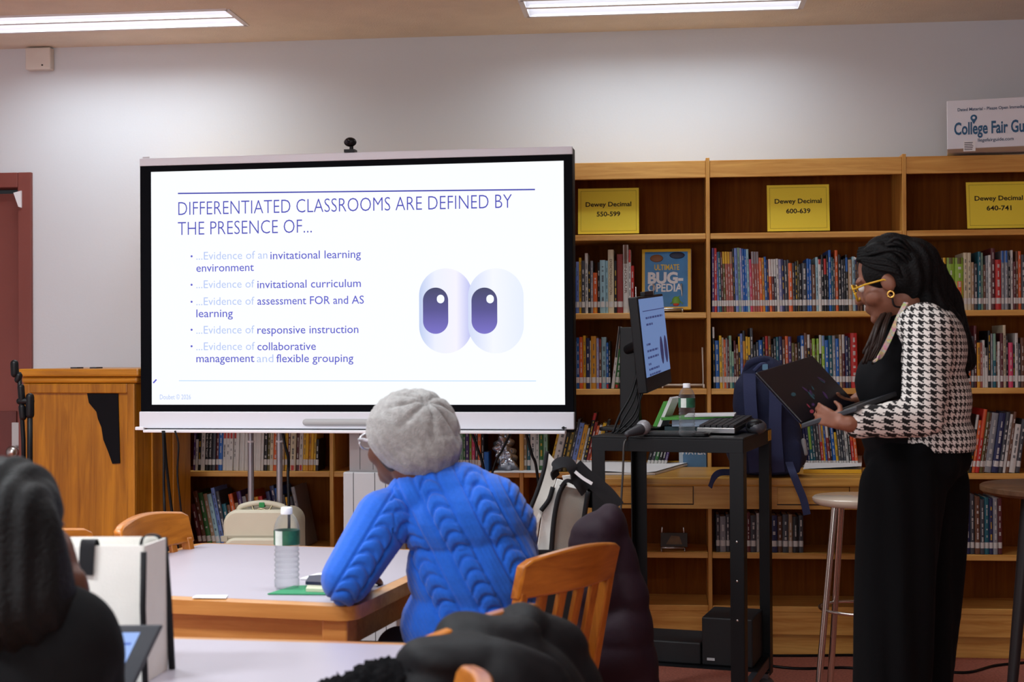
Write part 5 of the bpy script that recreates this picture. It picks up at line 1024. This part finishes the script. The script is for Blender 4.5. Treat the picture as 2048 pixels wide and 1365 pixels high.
def cable_knit(co, no):
    # torso frame: v runs down the leaning back, w across it (metres)
    x = (co-torso_o) @ tx; z = -(co-torso_o) @ tz; w_ = .89*x-.46*z; v_ = .46*x+.89*z
    back = np.clip(-(no @ np.array(F0))*1.6+.35, 0, 1); out = np.zeros(len(co))
    arm = (x < -.135+.30*np.clip(-(z+.02), 0, 1)) & (z < .25) & (x < -.17)
    def bands(w_, v_, centres, half, msk):
        r = np.zeros(len(co))
        for c_ in centres:
            d_ = (w_-c_)/half; ins = np.abs(d_) < 1
            ph = (v_/.036 - .62*d_*d_) % 1.0
            r += np.where(ins, .0065*(1-d_*d_*.5)-.0085*np.exp(-((ph-.5)/.17)**2)*(1-d_*d_*.3), 0)
            g = np.exp(-((np.abs(d_)-1.12)/.13)**2); r -= .0055*g
        return r*msk
    out += bands(w_, v_, (-.118, -.018, .088, .180), .026, np.where(arm, 0, 1))*back
    a0, a1 = np.array(BP(750, 1040)), np.array(BP(668, 1180)); ad = (a1-a0)/np.linalg.norm(a1-a0); ax_ = (co-a0) @ ad; xa = (co-a0) @ tx; za = (co-a0) @ tz; wa = xa*ad[2]*-1+za*(ad @ tx); wa = (xa*(-(ad @ tz))+za*(ad @ tx))
    out += bands(wa, ax_, (.035,), .028, np.where(arm, 1, 0))*back
    out += .0006*np.sin(w_*620)*np.where(arm, 0, 1)*back + .004*np.sin(v_*45+w_*20)*np.clip((z-.15)*6, 0, 1)
    return out
zb_ = BP(940, 1345, 0).z
blob('sweater', mb, mat('blue_wool', (24, 96, 205), .95, var=.06, vscale=120, bump=.25, bscale=420, sheen=.25), per, .0038, 9, cable_knit, [(Vector((0, 0, zb_)), Vector((0, 0, -1)))])
mb = MB().ell(hip, (.17, .15, .11), CAMR)
for q, k_ in ((cv(-.06, -.08, 0), kn_[0]), (cv(.05, .06, 0), kn_[1])):
    mb.cap(hip+q, k_, .088, .066); ft = Vector((k_.x, k_.y, .10)); mb.cap(k_, ft, .062, .05)
blob('trousers', mb, mat('dark_jeans', (22, 22, 30), .9), per, .01, 6)
for k_ in kn_: MB().ell(Vector((k_.x, k_.y, .04))+cv(-.05, .04, 0), (.12, .05, .04), Matrix((cv(-.8, .55, 0), cv(-.55, -.8, 0), Z)).transposed()).build('shoe', blackP, per, smooth=180, world=True)
mb = MB(); R3 = Matrix((f, s, u)).transposed(); mb.ell(hc-f*.02-u*.0, (.098, .082, .10), R3); blob('hair', mb, mat('dark_brown_hair', (30, 22, 20), .6, bump=.4, bscale=160), per, .007, 5)
bc = BP(826, 862, .02); sw = np.array(cv(.36, -.62, .70)); sw = sw/np.linalg.norm(sw)
def beanie_d(co, no):
    v = co-np.array(bc); v = v/np.linalg.norm(v, axis=1)[:, None]; c_ = v @ sw; a1 = np.cross(sw, [0, 0, 1]); a1 /= np.linalg.norm(a1); a2 = np.cross(sw, a1)
    th = np.arctan2(v @ a2, v @ a1); rad = np.arccos(np.clip(c_, -1, 1))
    fold = np.abs(np.sin(th*4.0+.6*np.sin(th*2+1)+rad*.5)); env = np.exp(-((rad-.45)/.42)**2)
    return -.011*(1-fold)**2*env - .010*np.exp(-(rad/.16)**2) + .0022*np.sin(v[:, 0]*17+v[:, 2]*11)*np.sin(v[:, 1]*15+2)
mb = MB().ell(bc, (.1225, .118, .110), CAMR).ell(bc+cv(.02, -.01, -.04), (.108, .105, .085), CAMR)
blob('beanie', mb, mat('gray_wool', (150, 148, 146), .95, var=.16, vscale=90, bump=.5, bscale=260, sheen=.3), per, .0048, 8, beanie_d, [(BP(764, 916, 0), cv(-.74, .1, -.67))])
g = MB(); q = 1
for q in (-1, 1):
    c_ = hc+f*.112+s*q*.034-u*.002; g.tube([c_+(s*.027*math.cos(2*PI*i/20)+u*.021*math.sin(2*PI*i/20)) for i in range(21)], .003, 8)
    g.tube([c_+s*q*.028+u*.006, hc+f*.06+s*q*.08+u*.004, hc-f*.005+s*q*.086-u*.004], .004, 8)
g.build('glasses', mat('silver_frame', (200, 200, 206), .25, .6), per, smooth=180, world=True)

# ---- dark-haired person in the left foreground
DL = 2.30
def LP(px, py, off=0.0): return at_d(px-(34 if py > 1215 else 0), py, DL+off)
gp3 = LP(40, 1300); per = thing('person', 'dark-haired person in a black top seen from behind at far left, chin on hand', 'person', (gp3.x, gp3.y, 0))
f, u, s = basis(cv(.42, .88, -.10), cv(.02, .1, 1)); hc = LP(14, 1080, .02)
mb = MB(); head_volumes(mb, hc, f, u, s, .98); mb.cap(hc-u*.07-f*.03, LP(50, 1215, 0), .05, .06)
mb.ell(LP(55, 1330), (.14, .09, .15), CAMR).ell(LP(55, 1520, .0), (.14, .10, .18), CAMR)
mb.cap(LP(175, 1250), LP(225, 1430, .10), .05, .042).cap(LP(225, 1430, .10), LP(150, 1215, .16), .04, .027)
hand_volumes(mb, LP(150, 1188, .13), cv(-.3, .0, 1), cv(-1, .1, 0), cv(0, -1, .2), .75)
mb.cap(LP(-75, 1250), LP(-100, 1450, .05), .05, .04).cap(LP(-100, 1450, .05), LP(20, 1480, .25), .04, .027); hand_volumes(mb, LP(20, 1480, .25), cv(.8, .5, 0), cv(0, 0, -1), cv(0, 1, 0), .3)
hp = LP(50, 1650, .0); 
for q in (-.09, .09): k_ = hp+cv(q+.12, .36, 0); mb.cap(hp+cv(q, 0, 0), k_, .075, .055).cap(k_, Vector((k_.x, k_.y, .05)), .05, .035)
blob('body', mb, skinD, per, .006, 5); eyes(hc, f, u, s, per, .98)
mb = MB().ell(LP(60, 1345), (.165, .115, .16), CAMR).ell(LP(60, 1240), (.115, .085, .065), CAMR).ell(LP(55, 1540), (.165, .125, .22), CAMR).ell(LP(160, 1255), (.075, .075, .07), CAMR).ell(LP(-60, 1255), (.075, .075, .07), CAMR)
mb.cap(LP(178, 1265), LP(228, 1430, .09), .074, .06).cap(LP(228, 1430, .09), LP(175, 1290, .15), .056, .045).cap(LP(-80, 1265), LP(-100, 1450, .05), .072, .058).cap(LP(-100, 1450, .05), LP(0, 1480, .2), .055, .045)
blob('black_top', mb, blackC, per, .008, 8, lambda co, no: .005*np.sin(co[:, 2]*38+co[:, 0]*30))
mb = MB().ell(hp, (.18, .15, .10), CAMR)
for q in (-.09, .09): k_ = hp+cv(q+.12, .36, 0); mb.cap(hp+cv(q, 0, 0), k_, .09, .068).cap(k_, Vector((k_.x, k_.y, .09)), .062, .05)
blob('trousers', mb, mat('dark_jeans', (22, 22, 30)), per, .012, 6)
mb = MB(); R3 = Matrix((f, s, u)).transposed(); mb.ell(LP(12, 1030, .02), (.087, .125, .095), CAMR).ell(LP(26, 1060, .0), (.072, .10, .09), CAMR).cap(LP(20, 1050, -.04), LP(40, 1200, -.05), .078, .085).ell(LP(60, 1110, -.03), (.05, .06, .07), CAMR).ell(LP(10, 1260, -.06), (.09, .05, .08), CAMR)
hr = blob('hair', mb, hairM, per, .007, 6, lambda co, no: .003*np.sin(co[:, 0]*200+co[:, 2]*14))
dup(ch0, Vector((hp.x-F0.x*.02, hp.y-F0.y*.02, 0)), math.radians(-6), 'wooden chair under the dark-haired person at far left')

# ------------------------------------------------------------------ coats and bags
def JP(px, py, off=0.0): return at_d(px, py, 2.62+off)
gp4 = JP(980, 1400); t = thing('jacket', 'black puffer jacket with dark furry hood draped over a chair in the foreground', 'jacket', (gp4.x, gp4.y, .0))
mb = MB().ell(JP(1062, 1312, .12), (.115, .10, .088), CAMR).ell(JP(1115, 1400, .12), (.085, .10, .12), CAMR).ell(JP(965, 1322, .0), (.13, .09, .072), CAMR).ell(JP(1010, 1400, .02), (.16, .11, .12), CAMR).ell(JP(885, 1362, -.08), (.09, .09, .07), CAMR).ell(JP(905, 1316, -.10), (.10, .07, .042), CAMR).ell(JP(975, 1272, .02), (.10, .08, .045), CAMR).ell(JP(1040, 1258, .1), (.06, .08, .045), CAMR).ell(JP(985, 1520, .02), (.2, .16, .2), CAMR).ell(JP(1000, 1380, -.1), (.13, .07, .09), CAMR)
def puff(co, no): return .007*np.abs(np.sin(co[:, 2]*26+co[:, 0]*14))-.004+.005*np.sin(co[:, 0]*36+co[:, 1]*25)
blob('shell', mb, mat('black_nylon', (11, 11, 14), .6, spec=.25, bump=.1, bscale=50), t, .008, 5, puff)
mb = MB().ell(JP(780, 1375, -.10), (.085, .06, .048), CAMR).ell(JP(700, 1410, -.12), (.08, .06, .05), CAMR).ell(JP(840, 1345, -.1), (.05, .05, .035), CAMR)
rng_ = np.random.default_rng(4)
blob('furry_hood', mb, mat('black_fur', (11, 10, 12), .9, spec=.1, bump=.6, bscale=220), t, .006, 3, lambda co, no: .006*np.sin(co[:, 0]*190)*np.sin(co[:, 1]*170+1)*np.sin(co[:, 2]*180)+.003*rng_.standard_normal(len(co)))
def CP(px, py, off=0.0): return at_d(px, py, 4.22+off)
gp5 = CP(1235, 1200); t = thing('coat', 'dark purple puffer coat hanging over a chair beside the cart', 'coat', (gp5.x, gp5.y, 0))
mb = MB().ell(CP(1190, 1082, -.02), (.078, .09, .085), CAMR).ell(CP(1222, 1050, 0), (.045, .07, .06), CAMR).cap(CP(1222, 1050, 0), CP(1262, 1200, -.03), .05, .062).ell(CP(1205, 1190, .0), (.085, .10, .15), CAMR).ell(CP(1230, 1300, -.02), (.115, .11, .17), CAMR).ell(CP(1248, 1420, -.03), (.115, .11, .15), CAMR).cap(CP(1262, 1200, -.03), CP(1285, 1400, -.04), .06, .06)
blob('shell', mb, mat('plum_nylon', (34, 16, 28), .65, spec=.3, bump=.1, bscale=40), t, .010, 6, lambda co, no: .006*np.abs(np.sin(co[:, 2]*30))-.003+.006*np.sin(co[:, 0]*40+co[:, 2]*9))
# tote bag in the left foreground
a = at_d(290, 1092, 2.72); b_ = at_d(-25, 1096, 2.72); tz_ = a.z-.7515; tw = (a-b_).length; t = thing('tote_bag', 'white canvas tote with black edging standing behind the laptop at left', 'tote bag', (a.x, a.y, .7515), math.radians(6)); dp = .12
bk_ = mat('black_binding', (18, 18, 22), .8)
MB().hexa([(-tw, 0, 0), (0, 0, 0), (0, .004, 0), (-tw, .004, 0)], [(-tw, .0, tz_), (0, .0, tz_), (0, .004, tz_), (-tw, .004, tz_)]).build('front_panel', canvasM, t)
MB().box((-tw, dp-.004, 0), (0, dp, tz_+.002)).build('back_panel', canvasM, t)
MB().hexa([(-.004, 0, 0), (0, 0, 0), (.014, dp, 0), (.010, dp, 0)], [(-.004, 0, tz_), (0, 0, tz_), (.014, dp, tz_), (.010, dp, tz_)]).build('side_panel', canvasM, t); MB().box((-tw, 0, 0), (-tw+.004, dp, tz_)).build('side_panel', canvasM, t); MB().box((-tw, 0, 0), (0, dp, .004)).build('bottom_panel', canvasM, t)
MB().tube([(0, -.002, 0), (-.004, -.002, tz_*.55), (-.002, -.002, tz_-.012)], .006, 8).build('edge_binding', bk_, t, smooth=180); MB().tube([(.022, dp, .0), (.016, dp, tz_*.5), (.008, dp-.004, tz_)], .007, 8).build('edge_binding', bk_, t, smooth=180)
ribbon([Vector((-.112, -.004, tz_-.055)), Vector((-.110, -.005, tz_-.02)), Vector((-.108, -.003, tz_+.008)), Vector((-.105, .012, tz_+.004)), Vector((-.102, .02, tz_-.05))], .028, .003).build('strap', bk_, t, smooth=40)
ribbon([Vector((.004, dp-.02, tz_-.03)), Vector((.002, dp-.02, tz_+.004)), Vector((-.03, dp-.02, tz_+.002)), Vector((-.035, dp-.02, tz_-.05))], .016, .003, Vector((0, 1, 0))).build('strap', bk_, t, smooth=40)
# tablet leaning against it
TRt = at_d(325, 1249, 2.62); vt = cv(.36, .36, .86).normalized(); ut = cv(1, -.02, .01).normalized(); nt_ = ut.cross(vt).normalized()
if nt_.dot(FW) > 0: nt_ = -nt_
Ht = (TRt.z-.757)/vt.z; Wt = .24
t = thing('laptop', 'dark gray laptop screen with a blue page, leaning in front of the white tote', 'laptop', TRt-vt*Ht)
def tq(a_, b__, c_=0.0): return TRt-ut*a_-vt*b__+nt_*c_
def tslab(a0, a1, b0, b1, c0, c1): return MB().hexa([tq(a1, b1, c0), tq(a0, b1, c0), tq(a0, b0, c0), tq(a1, b0, c0)], [tq(a1, b1, c1), tq(a0, b1, c1), tq(a0, b0, c1), tq(a1, b0, c1)])
tslab(0, Wt, 0, Ht, -.012, 0).build('frame', mat('frame_grey', (62, 64, 70), .45), t, bevel=.004, world=True)
sc_ = tslab(.034, Wt-.02, .016, Ht-.005, 0, .001).build('screen', mat('page_blue', (150, 180, 240), emit=.85), t, world=True)
m_ = MB()
for b0, b1, a0, a1 in ((.036, .041, .04, .2), (.052, .0545, .06, .18), (.062, .0645, .06, .17), (.085, .0875, .06, .19)): m_.mesh([tq(a1, b1, .0016), tq(a0, b1, .0016), tq(a0, b0, .0016), tq(a1, b0, .0016)], [(0, 1, 2, 3)])
m_.build('page_lines', mat('page_ink', (92, 120, 206), emit=.8), sc_, world=True)
kb0 = TRt-vt*Ht; MB().hexa([kb0-ut*Wt+Vector((0, 0, -.004)), kb0+Vector((0, 0, -.004)), kb0-F0*.16+Vector((0, 0, -.004)), kb0-ut*Wt-F0*.16+Vector((0, 0, -.004))], [kb0-ut*Wt+Vector((0, 0, .008)), kb0+Vector((0, 0, .008)), kb0-F0*.16+Vector((0, 0, .008)), kb0-ut*Wt-F0*.16+Vector((0, 0, .008))]).build('keyboard_deck', mat('frame_grey', (62, 64, 70)), t, bevel=.003, world=True)
# white tote with black trim behind the person in blue
DT = 4.55
def TP(px, py, off=0.0): return at_d(px, py, DT+off)
q = TP(1120, 1200); t = thing('tote_bag', 'white tote with black trim and straps, right of the blue sweater', 'tote bag', (q.x, q.y, .3))
def panel(name, pts, th, m, offs=None):
    P_ = [TP(a_, b__, (offs[i] if offs else 0)) for i, (a_, b__) in enumerate(pts)]; return MB().hexa(P_, [p_+F0*th for p_ in P_]).build(name, m, t, bevel=.002, world=True)
panel('side_panel', [(1040, 1095), (1058, 1030), (1076, 985), (1092, 935), (1094, 903), (1118, 930), (1110, 968), (1094, 1000), (1080, 1040), (1070, 1110)], .006, canvasM, [-.06, 0, .07, .13, .17, .18, .13, .10, .03, -.02])
panel('inner_panel', [(1072, 1110), (1084, 1030), (1106, 985), (1114, 958), (1128, 962), (1120, 1000), (1108, 1040), (1102, 1110)], .006, canvasM, [.05]*8)
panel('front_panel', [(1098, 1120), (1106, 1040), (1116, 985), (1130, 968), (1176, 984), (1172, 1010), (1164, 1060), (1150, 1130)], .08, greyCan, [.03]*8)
panel('front_flap', [(1124, 952), (1146, 950), (1176, 984), (1130, 974)], .006, canvasM, [.02, .03, .02, .02])
def bind(pts, r, off=-.008): MB().tube(smoothpath([TP(a_, b__, off) for a_, b__ in pts]), r, 8).build('edge_binding', bk_, t, smooth=180, world=True)
bind([(1094, 903), (1088, 940), (1074, 985), (1056, 1030), (1040, 1080)], .007); bind([(1106, 975), (1098, 1000), (1082, 1022)], .008, .04); bind([(1130, 966), (1118, 990), (1108, 1040), (1102, 1110)], .008, .02); bind([(1176, 984), (1166, 1050), (1156, 1110)], .008, .02)
ribbon([TP(1112, 955, -.02), TP(1108, 940, -.03), TP(1118, 927, -.03), TP(1136, 926, -.03), TP(1146, 940, -.03), TP(1150, 955, -.02), TP(1160, 970, -.02), TP(1170, 985, -.01)], .035, .006, cv(.3, .3, 1)).build('strap', bk_, t, smooth=40, world=True)
ribbon([TP(1150, 932, .02), TP(1168, 950, .02), TP(1190, 968, .02), TP(1215, 990, .02), TP(1235, 1015, .02)], .05, .006, cv(.3, 0, 1)).build('strap', bk_, t, smooth=40, world=True)
ribbon([TP(1122, 975, -.015), TP(1134, 962, -.03), TP(1150, 968, -.02), TP(1160, 978, -.015)], .012, .006, cv(0, 0, 1)).build('handle_loop', bk_, t, smooth=40, world=True)
ribbon([TP(1150, 944, -.03), TP(1166, 957, -.03), TP(1184, 968, -.03)], .010, .008, cv(.2, 0, 1)).build('papers_inside', paperW, t, smooth=40, world=True)
_zb = .458; _q = [TP(1050, 1100, .0), TP(1148, 1100, .02), TP(1148, 1100, .11), TP(1062, 1100, .11)]
MB().hexa([Vector((v.x, v.y, _zb)) for v in _q], [Vector((v.x, v.y, v.z)) for v in _q]).build('black_base', bk_, t, bevel=.004, world=True)
# cables on the carpet
for i, (lab, pts) in enumerate((('black cable lying on the carpet left of the bar stool', [(1500, 1325), (1560, 1335), (1610, 1338), (1680, 1336), (1720, 1338)]), ('black cable lying on the carpet at the lower right', [(1890, 1345), (1940, 1345), (1990, 1332), (2060, 1325)]), ('black cable along the foot of the bookcase at right', [(1500, 1312), (1620, 1312), (1700, 1311), (1760, 1313)]))):
    o = MB().tube(smoothpath([at_z(a_, b__, .006) for a_, b__ in pts]), .006, 8).build('floor_cable', blackP, None, smooth=180); tag(o, lab, 'cable')
